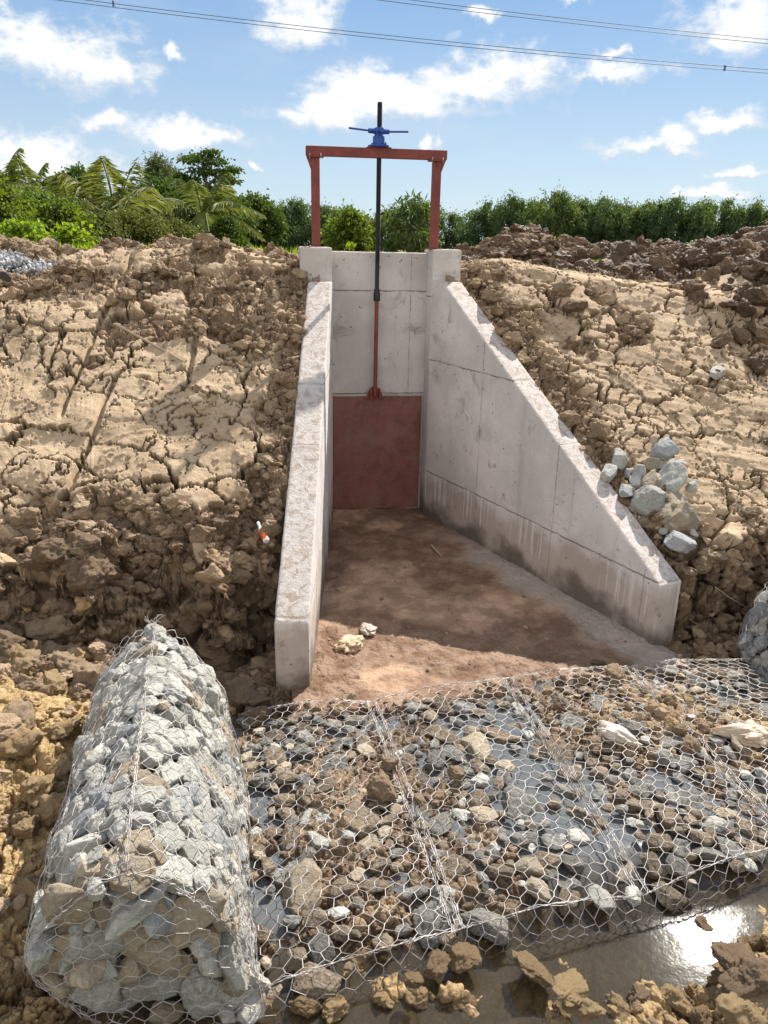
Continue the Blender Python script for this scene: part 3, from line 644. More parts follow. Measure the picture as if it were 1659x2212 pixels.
def clod_shape(seed, sub):
    r = np.random.default_rng(seed + 500); v, f = ICO[sub]; v = v / np.linalg.norm(v, axis=1, keepdims=True)
    n = r.normal(size=(13, 3)); n /= np.linalg.norm(n, axis=1, keepdims=True); d = r.uniform(0.68, 1.0, 13)
    dots = v @ n.T; rad = np.minimum(np.where(dots > 0.1, d[None] / np.maximum(dots, 0.1), 9).min(1), 1.15)
    p = v * rad[:, None]
    bl = (noise3(p * 1.8 + seed, seed) - 0.5) * 0.42 + (noise3(p * 4.2 + seed, seed + 1) - 0.5) * 0.26 + (noise3(p * 10, seed + 2) - 0.5) * 0.15 + (noise3(p * 22, seed + 3) - 0.5) * 0.10 + (noise3(p * 46, seed + 4) - 0.5) * 0.06
    p = p * (1.0 + bl[:, None])
    return p * np.array([1.0, r.uniform(0.7, 0.95), r.uniform(0.55, 0.85)]), f
def stone_material(name, a, b_, stain):
    m, t, b = new_mat(name); co = t.objc(); oi = t.node('ShaderNodeObjectInfo').outputs['Random']
    n1 = t.noise(co, 1.6, 5, 0.65); n2 = t.noise(co, 7, 5, 0.7)
    sc = t.mapping(co, scale=(1.2, 1.2, 6)); n3 = t.noise(sc, 2.2, 4, 0.6)
    c = t.mix(t.ramp(n2, 0.35, 0.65), a, b_)
    c = t.mix(t.math('MULTIPLY', t.ramp(n3, 0.5, 0.65), 0.3), c, tuple(k * 0.7 for k in a))
    c = t.mix(t.math('MULTIPLY', t.ramp(n1, 0.52, 0.7), stain), c, (0.38, 0.27, 0.15))
    v = t.node('ShaderNodeHueSaturation'); t.put(v.inputs['Color'], c); t.put(v.inputs['Value'], t.math('ADD', 0.78, t.math('MULTIPLY', oi, 0.4)))
    t.put(b.inputs['Base Color'], v.outputs[0]); b.inputs['Roughness'].default_value = 0.85; b.inputs['Specular IOR Level'].default_value = 0.3
    t.put(b.inputs['Normal'], t.bump(t.math('ADD', n2, t.math('MULTIPLY', t.noise(co, 25, 4, 0.7), 0.6)), 0.6, 0.08))
    return m
M_STONE = {'grey': stone_material('grey_limestone', (0.38, 0.375, 0.335), (0.56, 0.55, 0.49), 0.25),
           'ochre': stone_material('ochre_stained_stone', (0.33, 0.275, 0.20), (0.44, 0.37, 0.27), 0.7),
           'brown': stone_material('muddy_brown_stone', (0.13, 0.10, 0.07), (0.30, 0.24, 0.17), 0.5),
           'slate': stone_material('wet_slate_stone', (0.12, 0.115, 0.10), (0.27, 0.26, 0.235), 0.3),
           'blue': stone_material('blue_grey_stone', (0.32, 0.33, 0.325), (0.45, 0.455, 0.45), 0.08)}
NS = 14
STONE_V = [stone_shape(s, 3) for s in range(NS)]; STONE_HI = [stone_shape(s, 5) for s in range(NS)]
STONE_ME = {}
def stone_me(k, col):
    if (k, col) not in STONE_ME: STONE_ME[k, col] = np_mesh('stone', *STONE_HI[k], M_STONE[col], True)
    return STONE_ME[k, col]
NC = 10
CLOD_V = [clod_shape(s, 2) for s in range(NC)]; CLOD_M = [clod_shape(s, 4) for s in range(NC)]; CLOD_HI = [clod_shape(s, 5) for s in range(NC)]
CLOD_ME = {}
def clod_me(k, tone):
    if (k, tone) not in CLOD_ME:
        n = len(CLOD_HI[k][0]); bro, wet, yel = {'tan': (0.4, 0, 0), 'brown': (0.85, 0, 0), 'wet brown': (0.95, 0.65, 0), 'ochre': (0.4, 0.2, 0.75), 'wet ochre': (0.6, 0.7, 0.65)}[tone]
        CLOD_ME[k, tone] = np_mesh('clod', *CLOD_HI[k], M_CLOD, True, {'broken': np.full(n, bro), 'wet': np.full(n, wet), 'yellow': np.full(n, yel)})
    return CLOD_ME[k, tone]
def frame_from(nrm, spin):
    z = Vector(nrm).normalized(); x = z.orthogonal().normalized(); y = z.cross(x)
    a = math.cos(spin); b = math.sin(spin); x2 = x * a + y * b; y2 = z.cross(x2)
    return Matrix((x2, y2, z)).transposed()
STONES = []     # dicts: pos, rot (3x3), size, k, col, where
CLODS = []
def app(size, pos): return size / (np.linalg.norm(np.array(pos) - EYE))

# ------------------------------------------------------------------ gabions
m_wire, t, b = new_mat('galvanised_wire'); b.inputs['Base Color'].default_value = (0.50, 0.47, 0.45, 1); b.inputs['Metallic'].default_value = 0.35; b.inputs['Roughness'].default_value = 0.5
t.put(b.inputs['Base Color'], t.mix(t.ramp(t.noise(t.objc(), 6, 3), 0.4, 0.65), (0.52, 0.49, 0.47), (0.30, 0.26, 0.23)))
WR = 0.0022
def hexnet(U, V, fmap, inside=None, w_=0.10, a=0.038, b_=0.034, seed=0, r=WR):
    r_ = np.random.default_rng(seed)
    ni = int(U / (w_ / 2)) + 1; nk = int(V / (a + b_)) + 1
    i, k = np.meshgrid(np.arange(ni), np.arange(nk)); par = (i + k) % 2
    u = i * w_ / 2 + r_.normal(0, 0.008, i.shape); v = k * (a + b_) + np.where(par == 1, b_, 0) + r_.normal(0, 0.007, i.shape)
    ok = np.ones(i.shape, bool) if inside is None else inside(u, v)
    P = fmap(u, v)
    E = []; R = []
    m_ = ok[:, :-1] & ok[:, 1:]; E.append((P[:, :-1][m_], P[:, 1:][m_])); R.append(np.full(m_.sum(), r))
    m_ = (par[:-1] == 1) & ok[:-1] & ok[1:]; E.append((P[:-1][m_], P[1:][m_])); R.append(np.full(m_.sum(), r * 1.35))
    return np.concatenate([e[0] for e in E]), np.concatenate([e[1] for e in E]), np.concatenate(R)
def lacing(pts, r=WR, turns=14, rad=0.014, seed=0, spurs=True):
    """edge wire with a lacing wire wound round it and cut ends sticking out"""
    r_ = np.random.default_rng(seed); pts = np.array(pts, float); seg = np.linalg.norm(np.diff(pts, axis=0), axis=1); cum = np.r_[0, np.cumsum(seg)]; L = cum[-1]
    n = max(24, int(L * 60)); s = np.linspace(0, L, n); C = np.stack([np.interp(s, cum, pts[:, j]) for j in range(3)], 1)
    C = C + r_.normal(0, 0.003, C.shape)
    ph = s * turns * 2; off = np.stack([np.cos(ph), np.sin(ph) * 0.4, np.sin(ph)], 1) * rad
    P = [C[:-1], (C + off)[:-1], (C + np.array([0.012, 0, 0.008]))[:-1]]; Q = [C[1:], (C + off)[1:], (C + np.array([0.012, 0, 0.008]))[1:]]
    R = [np.full(n - 1, r * 1.5), np.full(n - 1, r), np.full(n - 1, r)]
    if spurs:
        idx = r_.integers(0, n, int(L * 16)); d = r_.normal(size=(len(idx), 3)); d[:, 2] = np.abs(d[:, 2]); d /= np.linalg.norm(d, axis=1, keepdims=True)
        P.append(C[idx]); Q.append(C[idx] + d * r_.uniform(0.02, 0.06, (len(idx), 1))); R.append(np.full(len(idx), r))
    return np.concatenate(P), np.concatenate(Q), np.concatenate(R)
def wire_obj(name, PQR, parent):
    V, F = seg_tubes(*PQR); return link(name, np_mesh(name, V, F, m_wire, True), parent)
def closed_curve(ctrl, n=160):
    c = np.array(ctrl, float); k = len(c); out_ = []
    for i in range(k):
        p0, p1, p2, p3 = c[(i - 1) % k], c[i], c[(i + 1) % k], c[(i + 2) % k]
        for s in np.linspace(0, 1, n // k, endpoint=False):
            out_.append(0.5 * ((2 * p1) + (-p0 + p2) * s + (2 * p0 - 5 * p1 + 4 * p2 - p3) * s * s + (-p0 + 3 * p1 - 3 * p2 + p3) * s ** 3))
    return np.array(out_)
class Gabion:
    """sack gabion: section (c across, z) swept along an axis"""
    def __init__(s, base, axis, length, sect, side, seed):
        s.b = np.array(base, float); s.ax = np.array(axis, float) / np.linalg.norm(axis); s.ac = np.array([-s.ax[1], s.ax[0]]) * side; s.L = length; s.seed = seed
        c = closed_curve(sect); d = np.r_[0, np.cumsum(np.linalg.norm(np.diff(np.vstack([c, c[:1]]), axis=0), axis=1))]
        s.c = np.vstack([c, c[:1]]); s.d = d; s.per = d[-1]
        s.mid = np.array([s.c[:-1, 0].mean(), s.c[:-1, 1].mean()])
    def sec(s, tt):
        tt = np.mod(tt, s.per); return np.interp(tt, s.d, s.c[:, 0]), np.interp(tt, s.d, s.c[:, 1])
    def pos(s, ss, tt, inset=0.0):
        cx, cz = s.sec(tt); e = 0.01; ax_, az_ = s.sec(tt + e); bx, bz = s.sec(tt - e)
        tx, tz = ax_ - bx, az_ - bz; l = np.hypot(tx, tz); nx, nz = tz / l, -tx / l
        f = np.sign((cx - s.mid[0]) * nx + (cz - s.mid[1]) * nz); nx, nz = nx * f, nz * f
        bul = (fbm(ss * 2.2 + s.seed, tt * 2.2, 7, 2) - 0.5) * 0.15
        k = 1 - 0.16 * (np.abs(ss / s.L - 0.0) > 0.86) * np.clip((ss / s.L - 0.86) / 0.14, 0, 1)      # far end draws in
        cx = s.mid[0] + (cx - s.mid[0]) * k
        cx = cx + nx * (bul - inset); cz = cz + nz * (bul - inset)
        P = np.stack([s.b[0] + s.ax[0] * ss + s.ac[0] * cx, s.b[1] + s.ax[1] * ss + s.ac[1] * cx, cz], -1)
        N = np.stack([s.ac[0] * nx, s.ac[1] * nx, nz], -1); return P, N
    def end(s, c, z, off=0.0):
        ss = -off; return np.stack([s.b[0] + s.ax[0] * ss + s.ac[0] * c, s.b[1] + s.ax[1] * ss + s.ac[1] * c, z + 0 * c], -1)
    def inside(s, c, z, grow=0.0):
        P = s.mid + (s.c[:-1] - s.mid) * (1 + grow); n = len(P); r = np.zeros(np.shape(c), bool)
        for i in range(n):
            (x1, y1), (x2, y2) = P[i], P[(i + 1) % n]
            cond = ((y1 > z) != (y2 > z)) & (c < (x2 - x1) * (z - y1) / (y2 - y1 + 1e-12) + x1); r ^= cond
        return r
def dart(n_try, draw, sizes, kk, r_):
    pts = np.zeros((0, 2)); rad = np.zeros(0); keep = []
    for i in range(n_try):
        q = draw(r_); s = sizes(r_, i / n_try)
        if len(pts) and (np.hypot(pts[:, 0] - q[0], pts[:, 1] - q[1]) < kk * (rad + s)).any(): continue
        pts = np.vstack([pts, q]); rad = np.r_[rad, s]; keep.append((q, s))
    return keep
def fill_gabion(gb, names, t0, t1, mirror=False, seed=0):
    r_ = np.random.default_rng(seed)
    sz = lambda r, f: lerp(r.uniform(0.10, 0.17), r.uniform(0.035, 0.065), f ** 0.55)
    zones = names
    for lay, (kk, ins) in enumerate(((0.68, 0.0), (0.6, 0.15))):
        for (q, s) in dart(4200, lambda r: np.array([r.uniform(0.04, gb.L - 0.05), r.uniform(t0, t1)]), sz, kk, r_):
            P, N = gb.pos(np.array([q[0]]), np.array([q[1]]), ins + s * 0.60)
            P, N = P[0], N[0]; N = N + r_.normal(0, 0.22, 3)
            col = r_.choice(['grey', 'grey', 'grey', 'grey', 'grey', 'grey', 'ochre', 'blue']) if not mirror else r_.choice(['blue', 'blue', 'grey'])
            cx = gb.sec(np.array([q[1]]))[0][0]
            where = names['flank'](q[0] / gb.L, cx)
            STONES.append(dict(pos=P, rot=frame_from(N, r_.uniform(0, 6.28)), size=s * 1.12, k=int(r_.integers(NS)), col=col, where=where, hid=lay))
        bb0, bb1 = gb.c.min(0), gb.c.max(0)
        for (q, s) in dart(900, lambda r: np.array([r.uniform(bb0[0], bb1[0]), r.uniform(bb0[1], bb1[1])]), lambda r, f: sz(r, f) * 1.12, kk, r_):
            if not gb.inside(np.array([q[0]]), np.array([q[1]]), -0.12)[0]: continue
            P = gb.end(np.array(q[0]), np.array(q[1]), -(ins + s * 0.62)); N = np.array([-gb.ax[0], -gb.ax[1], 0.15]) + r_.normal(0, 0.2, 3)
            STONES.append(dict(pos=P, rot=frame_from(N, r_.uniform(0, 6.28)), size=s * 1.12, k=int(r_.integers(NS)), col=r_.choice(['ochre', 'ochre', 'grey', 'grey']) if not mirror else 'blue', where=names['end'], hid=lay))  # extra ochre stones put the warm bounce light on this end into colour
SECT = [(0.03, -0.25), (0.0, 0.02), (0.10, 0.40), (0.30, 0.74), (0.60, 0.985), (0.87, 0.87), (1.10, 0.66), (1.14, 0.42), (0.96, 0.14), (0.70, -0.16), (0.35, -0.28)]
def make_gabion(base, axis, length, side, label, names, seed, sect=SECT):
    gb = Gabion(base, axis, length, sect, side, seed)
    root = empty('gabion_basket', (base[0], base[1], -0.2), label, 'gabion', 'wire gabions filled with stone')
    inv = Matrix.Translation(Vector((base[0], base[1], -0.2))).inverted()
    def child(o): o.matrix_parent_inverse = inv; return o
    child(wire_obj('wire_net', hexnet(gb.L, gb.per, lambda u, v: gb.pos(u, v, -0.016 + 0.035 * (fbm(u * 6 + seed, v * 6, 17, 2) - 0.35))[0], seed=seed), root))
    b0, b1 = gb.c.min(0), gb.c.max(0)
    child(wire_obj('end_net', hexnet(b1[0] - b0[0], b1[1] - b0[1], lambda u, v: gb.end(u + b0[0], v + b0[1], 0.035 + 0.03 * np.sin(3 * (u + b0[0]))), lambda u, v: gb.inside(u + b0[0], v + b0[1], 0.0), w_=0.105, a=0.045, b_=0.034, seed=seed + 1), root))
    ta = gb.d[np.argmax(gb.c[:, 1])]
    ss = np.linspace(0, gb.L, 40); ridge, _ = gb.pos(ss, np.full(40, ta), -0.022); ridge[:, 2] += 0.02 * np.sin(ss * 9) ** 2
    child(wire_obj('ridge_lacing', lacing(ridge, seed=seed), root))
    rim = gb.end(gb.c[:, 0], gb.c[:, 1], 0.02)
    child(wire_obj('rim_wire', lacing(rim, turns=8, rad=0.009, seed=seed + 2), root))
    r_ = np.random.default_rng(seed + 4)
    for apex, n_ in ((ridge[-1], 9), (ridge[0], 10)):          # loose wire ends at both ends of the ridge
        P = []; Q = []
        for j in range(n_):
            p = apex + r_.normal(0, 0.025, 3); d = r_.normal(0, 1, 3); d[2] = abs(d[2]) * 1.3; d /= np.linalg.norm(d); q = p + d * r_.uniform(0.03, 0.09); q2 = q + r_.normal(0, 0.025, 3)
            P += [p, q]; Q += [q, q2]
        child(wire_obj('loose_ends', (np.array(P), np.array(Q), np.full(len(P), WR)), root))
    return gb
def flank_l(f, cx):
    a = 'near' if f < 0.33 else ('middle' if f < 0.66 else 'far')
    return f"on the {a} {'water-side' if cx < 0.55 else 'land-side'} flank of the peaked gabion"
names_l = {'flank': flank_l, 'end': 'behind the shaded end net of the peaked gabion'}
gl_ = make_gabion((-0.65, 3.2), (-0.6, 2.58), 2.66, 1, 'long peaked wire gabion full of grey stones beside the muddy bank', names_l, 11)
fill_gabion(gl_, names_l, 0.02, 2.55, seed=21)
names_r = {'flank': lambda f, cx: 'in the shaded bluish gabion beside the dark hollow', 'end': 'in the shaded bluish gabion beside the dark hollow'}
SECTR = [(c * 0.95 , z * 0.95) for c, z in SECT]
gr_ = make_gabion((4.02, 5.35), (-0.24, 2.0), 2.1, -1, 'shaded bluish wire gabion cut off by the picture edge near the wall end', names_r, 31, SECTR)
fill_gabion(gr_, names_r, 0.02, 2.4, True, seed=41)

# mattresses: quads given by back-left, back-right, front-left, front-right
MAT_Z = 0.055
BACK = [(-1.22, 5.80), (-0.09, 6.06), (1.22, 6.47), (2.45, 6.72), (3.75, 6.95)]
FRONT = [(-0.63, 3.20), (0.50, 3.62), (1.74, 3.92), (2.95, 4.42), (4.3, 4.9)]
MAT_LAB = ['stone filled wire mattress between the peaked gabion and the double lacing seam', 'stone filled wire mattress right of the double lacing seam, crossed by bluish water',
           'silted wire mattress holding the white rag and a brown soil heap', 'silted wire mattress at the picture edge below the bluish gabion']
def mat_pt(j, fu, fv):
    B0, B1, F0, F1 = (np.array(p) for p in (BACK[j], BACK[j + 1], FRONT[j], FRONT[j + 1]))
    fu = fu[..., None]; fv = fv[..., None]
    return (B0 * (1 - fu) + B1 * fu) * (1 - fv) + (F0 * (1 - fu) + F1 * fu) * fv
for j in range(4):
    Wd = 0.5 * (np.linalg.norm(np.subtract(BACK[j + 1], BACK[j])) + np.linalg.norm(np.subtract(FRONT[j + 1], FRONT[j]))); Ld = np.linalg.norm(np.subtract(FRONT[j], BACK[j]))
    def fm(u, v, j=j, Wd=Wd, Ld=Ld):
        fv = v / Ld; drop = np.maximum(v - Ld, 0); p = mat_pt(j, np.clip(u / Wd, 0, 1), np.clip(fv, 0, 1.03))
        z = MAT_Z + 0.07 * (fbm(p[..., 0] * 1.8, p[..., 1] * 1.8, 211, 3) - 0.5) + 0.05 * np.sin(np.clip(u / Wd, 0, 1) * math.pi) - drop * 0.95 - 0.03 * sstep(0.8, 1.0, fv)
        return np.concatenate([p, z[..., None]], -1)
    c0 = mat_pt(j, np.array(0.5), np.array(0.5)); root = empty('stone_mattress', (c0[0], c0[1], -0.2), MAT_LAB[j], 'gabion mattress', 'flat wire mattresses on the canal bed')
    inv = Matrix.Translation(Vector((c0[0], c0[1], -0.2))).inverted()
    def child(o): o.matrix_parent_inverse = inv; return o
    child(wire_obj('wire_net', hexnet(Wd, Ld + 0.24, fm, w_=0.116, a=0.044, b_=0.038, seed=60 + j, r=0.0021), root))
    sv = np.linspace(0, Ld, 30)
    for e, u0 in ((0, 0.0), (1, Wd)):
        if e == 0 and j == 0: continue
        if j == 3 and e == 1: continue
        pts = fm(np.full(30, u0 + (0.035 if e == 0 else -0.035)), sv); child(wire_obj('edge_lacing', lacing(pts, seed=70 + 2 * j + e, turns=10), root))
    su_ = np.linspace(0, Wd, 24)
    child(wire_obj('front_lacing', lacing(fm(su_, np.full(24, Ld)), seed=80 + j, turns=8, spurs=False), root))
    child(wire_obj('back_lacing', lacing(fm(su_, np.full(24, 0.0)), seed=90 + j, turns=8, spurs=False), root))
    # its stones
    r_ = np.random.default_rng(300 + j)
    for (q, s) in dart(2400, lambda r: np.array([r.uniform(0, Wd), r.uniform(0.03, Ld)]), lambda r, f: r.uniform(0.14, 0.19) if f < 0.004 else lerp(r.uniform(0.09, 0.14), r.uniform(0.024, 0.05), f ** 0.32), 0.86, r_):
        p = fm(np.array([q[0]]), np.array([q[1]]))[0]
        silt = float(ground(p[0:1], p[1:2], False)[0])
        if silt < -0.12 and r_.random() < (0.6 if s < 0.08 else 0.3): continue
        if silt > -0.03 and s > 0.07 and r_.random() < 0.5: continue
        zt = max(p[2] - 0.05 - r_.uniform(0, 0.07), min(silt, p[2] - 0.04) + r_.uniform(-0.01, 0.05))
        pos = np.array([p[0], p[1], zt - s * 0.36])
        place = ('near the apron' if q[1] < Ld * 0.33 else ('midway down' if q[1] < Ld * 0.66 else 'along the front edge of'))
        mt = ['the mattress beside the peaked gabion', 'the mattress crossed by bluish water', 'the silted mattress with the white rag', 'the outermost mattress'][j]
        where = f"{place} {mt}" if place.startswith('along') else f"{place} in {mt}" if place == 'near the apron' else f"{place} {mt}"
        STONES.append(dict(pos=pos, rot=frame_from(np.array([0, 0, 1]) + r_.normal(0, 0.25, 3), r_.uniform(0, 6.28)), size=s * 1.1, k=int(r_.integers(NS)), col=r_.choice(['grey', 'brown', 'brown', 'ochre', 'slate', 'slate', 'brown', 'slate', 'brown']), where=where, hid=0, flat=0.72))

# the loose pile of blue-grey stones on the right bank: px, py, size (m), label
PILE = [(1430, 968, 0.13, 'flat topped bluish stone resting alone above the stone pile'), (1335, 992, 0.10, 'pointed pale stone against the top of the wing wall pile'),
        (1312, 1020, 0.10, 'pale stone touching the top of the sloping wing wall'), (1403, 1004, 0.085, 'tan upright stone at the head of the pile'),
        (1450, 1030, 0.17, 'biggest slanting bluish slab in the loose pile'), (1402, 1042, 0.13, 'cream coloured oblong stone in the loose pile'),
        (1352, 1056, 0.095, 'small rounded blue-grey stone beside the wing wall'), (1392, 1078, 0.17, 'wide dark blue topped stone against the wing wall'),
        (1450, 1078, 0.12, 'tilted pale grey wedge above the standing slab'), (1432, 1108, 0.12, 'grey stone tucked behind the standing slab'),
        (1460, 1122, 0.15, 'tall standing slab half in shade in the pile'), (1485, 1125, 0.12, 'pale upright stone right of the standing slab'),
        (1462, 1165, 0.15, 'long flat stone lying lowest under the pile'), (1378, 1020, 0.075, 'small shaded slate blue stone inside the pile'), (1545, 805, 0.09, 'lone grey stone on the cracked right slope')]
for i, (px, py, s, lab) in enumerate(PILE):
    P = hit(px, py + 6, 0.02); n = Vector((-0.05, -0.62, 0.8)); r_ = np.random.default_rng(900 + i)
    nn_ = np.array(n) + r_.normal(0, 0.25, 3)
    if 'standing' in lab and 'tall' in lab or 'upright' in lab: nn_ = np.array((0.15, -0.95, 0.25))
    P = P + np.array([0, -0.03, 0.03])
    STONES.append(dict(pos=P, rot=frame_from(nn_, r_.uniform(-0.4, 0.4)), size=s * 1.22, k=int(r_.integers(NS)), col='ochre' if 'tan' in lab or 'cream' in lab else ('blue' if i % 3 == 0 else 'grey'), where=None, label=lab, hid=0))

r_ = np.random.default_rng(955)
for i in range(20):
    px, py = [(1365, 1035), (1420, 1060), (1475, 1060), (1405, 1100), (1440, 1140), (1495, 1150), (1380, 1060), (1415, 1020), (1470, 1095), (1450, 1000)][i % 10]
    P = hit(px + r_.normal(0, 12), py + r_.normal(0, 10), 0.0)
    STONES.append(dict(pos=P + np.array([0, -0.02, 0.02]), rot=frame_from(np.array((0, -0.5, 0.85)) + r_.normal(0, 0.3, 3), r_.uniform(0, 6.28)), size=r_.uniform(0.05, 0.10), k=int(r_.integers(NS)), col=r_.choice(['grey', 'blue', 'grey']), where='wedged in the loose pile by the right wing wall', hid=0))
# ------------------------------------------------------------------ clods
def add_clod(p, s, tone, where, r_, sink=0.25, label=None, flat=1.0):
    rot = Euler((r_.uniform(-0.5, 0.5), r_.uniform(-0.5, 0.5), r_.uniform(0, 6.28))).to_matrix()
    CLODS.append(dict(pos=np.array([p[0], p[1], p[2] + s * (0.6 - 2 * sink)]), rot=rot, size=s, k=int(r_.integers(NC)), tone=tone, where=where, label=label, flat=flat))
def scatter(n, xr, yr, cond, smin_, smax_, tone, where, seed, power=2.2):
    r_ = np.random.default_rng(seed); X = r_.uniform(*xr, n); Y = r_.uniform(*yr, n); X, Y, z, _b, wet, yel, apr, bro, _p = ground(X, Y)
    lx, ly = loc2(X, Y); ok = cond(X, Y, lx, ly, z, bro, r_)
    for i in np.nonzero(ok)[0]:
        s = smin_ + (smax_ - smin_) * r_.random() ** power
        tn = tone if isinstance(tone, str) else r_.choice(tone)
        add_clod((X[i], Y[i], z[i]), s, tn, where, r_)
def side_cond(side, lo, hi, minbro):
    def f(X, Y, lx, ly, z, bro, r_):
        lyc = np.maximum(ly, 0.4); cl = -0.16 - 0.58 * (lyc - 0.4) / 4.81; cr = 1.58 + 1.64 * (lyc - 0.4) / 4.38
        d = (cl - lx) if side < 0 else (lx - cr)
        return (d > 0.2) & (ly > lo) & (ly < hi) & (bro > minbro)
    return f
scatter(9000, (-7, -0.9), (6.4, 12.6), side_cond(-1, -0.6, 4.2, 0.55), 0.012, 0.07, ['tan', 'tan', 'brown'], 'on the cracked slope left of the wing walls', 1, 3)
scatter(900, (-7, -0.9), (6.4, 12.6), side_cond(-1, -0.6, 4.2, 0.5), 0.05, 0.13, ['tan', 'tan', 'brown'], 'on the cracked slope left of the wing walls', 11, 2)
scatter(9000, (1, 7.5), (7, 12.6), side_cond(1, -0.4, 4.2, 0.55), 0.012, 0.07, ['tan', 'tan', 'brown'], 'on the cracked slope right of the wing walls', 2, 3)
scatter(1000, (1, 7.5), (7, 12.6), side_cond(1, -0.4, 4.2, 0.5), 0.05, 0.15, ['tan', 'brown'], 'on the cracked slope right of the wing walls', 12, 2)
scatter(1400, (-6, -0.9), (5.6, 7.9), side_cond(-1, 3.6, 5.6, 0.0), 0.015, 0.11, ['tan', 'brown', 'brown'], 'at the foot of the left slope near the wall end', 3)
scatter(1400, (2.2, 6.0), (6.8, 9.0), side_cond(1, 3.7, 5.2, 0.0), 0.015, 0.12, ['wet brown', 'brown', 'tan'], 'in the dark hollow beside the right wall end', 4)
scatter(700, (-4.0, -1.95), (3.0, 6.6), lambda X, Y, lx, ly, z, bro, r: X < -1.85 - 0.02 * Y - 0.23 * (Y - 3.2), 0.010, 0.10, ['ochre', 'ochre', 'tan'], 'on the yellow mud beside the peaked gabion', 5, 4)
scatter(130, (-3.6, -1.95), (3.0, 6.4), lambda X, Y, lx, ly, z, bro, r: (X < -1.95 - 0.23 * (Y - 3.2)) & (X > -2.75 - 0.23 * (Y - 3.2)), 0.05, 0.19, ['ochre', 'tan'], 'on the yellow mud beside the peaked gabion', 15, 1.5)
scatter(200, (-3.2, -0.95), (6.2, 7.5), lambda X, Y, lx, ly, z, bro, r: lx < -0.75, 0.03, 0.12, ['brown', 'tan', 'wet brown'], 'in the hollow behind the peaked gabion', 35, 2)
scatter(260, (-5.5, -0.9), (5.9, 7.6), side_cond(-1, 4.2, 5.4, 0.0), 0.08, 0.20, ['tan', 'brown', 'brown'], 'at the foot of the left slope near the wall end', 33, 1.5)
scatter(160, (2.6, 6.0), (6.8, 8.4), side_cond(1, 4.2, 5.2, 0.0), 0.07, 0.18, ['wet brown', 'brown', 'brown'], 'in the dark hollow beside the right wall end', 34, 1.5)
scatter(1500, (-7, -0.9), (6.4, 12.4), side_cond(-1, -0.3, 4.4, -1), 0.006, 0.028, ['tan', 'tan', 'brown'], 'on the cracked slope left of the wing walls', 51, 2)
scatter(1500, (1, 7.5), (7, 12.4), side_cond(1, -0.3, 4.4, -1), 0.006, 0.028, ['tan', 'tan', 'brown'], 'on the cracked slope right of the wing walls', 52, 2)
heapc = lambda X, Y, lx, ly, z, bro, r: (z > 3.78) | ((ly < -1.2) & (r.random(len(X)) < 0.3))
scatter(5200, (1.4, 5.6), (13.0, 18.5), heapc, 0.05, 0.20, ['wet brown', 'brown', 'wet brown'], 'in the brown heap behind the right pier', 6, 2)  # heap clods: dark soil tone with the steep faces' shade painted in
scatter(5200, (4.2, 11.5), (11.6, 17.5), heapc, 0.05, 0.26, ['wet brown', 'wet brown', 'brown'], 'in the tall dark heap at the right edge', 7, 2)
scatter(420, (4.3, 7.6), (10.4, 12.6), lambda X, Y, lx, ly, z, bro, r: r.random(len(X)) < gauss(X, Y, 6.1, 12.0, 1.3, 0.9) + 0.1, 0.05, 0.20, ['wet brown', 'wet brown', 'brown'], 'spilled from the tall dark heap at the right edge', 36, 2)
scatter(700, (-8.5, -4.6), (12.0, 14.6), lambda X, Y, lx, ly, z, bro, r: z > 3.5, 0.05, 0.20, ['brown', 'tan'], 'in the low heap below the leafy bushes', 8, 2)
scatter(600, (-5.0, 0.0), (11.3, 13.5), lambda X, Y, lx, ly, z, bro, r: (ly < 0.6) & (lx < -0.55), 0.02, 0.14, ['tan', 'brown'], 'along the crest of the left bank', 9, 2.4)
scatter(1800, (-1.2, 4.2), (3.4, 6.9), lambda X, Y, lx, ly, z, bro, r: (z > WATER_Z - 0.01) & (Y < 6.2 + 0.25 * X), 0.010, 0.045, ['tan', 'brown', 'wet brown'], 'in the silt of the stone mattresses', 10, 2)
scatter(900, (1.2, 4.2), (4.8, 6.9), lambda X, Y, lx, ly, z, bro, r: gauss(X, Y, 2.5, 5.9, 1.0, 0.6) > 0.25, 0.012, 0.07, ['tan', 'ochre', 'brown'], 'in the silt heap of the mattress with the white rag', 13, 2)
scatter(500, (1.5, 3.4), (2.4, 3.8), lambda X, Y, lx, ly, z, bro, r: z > -0.16, 0.02, 0.10, ['ochre', 'wet ochre', 'brown'], 'in the wet mud lump beyond the front of the mattresses', 14, 2)
scatter(260, (-1.0, 1.4), (2.4, 3.3), lambda X, Y, lx, ly, z, bro, r: z > -0.17, 0.02, 0.09, ['wet ochre', 'ochre'], 'in the shallow water along the front edge', 16, 2)
scatter(160, (-0.6, 3.0), (6.3, 9.5), lambda X, Y, lx, ly, z, bro, r: (ly < 5.0) & (lx > -0.3 - 0.1 * ly) & (lx < 1.3 + 0.33 * ly), 0.008, 0.03, ['tan', 'brown'], 'on the muddy apron between the wing walls', 17, 2)
scatter(260, (-1.6, 3.4), (5.75, 7.2), lambda X, Y, lx, ly, z, bro, r: np.abs(Y - 6.12 - 0.25 * X) < 0.16, 0.015, 0.07, ['tan', 'brown'], 'along the joint of apron and mattresses', 18, 2)
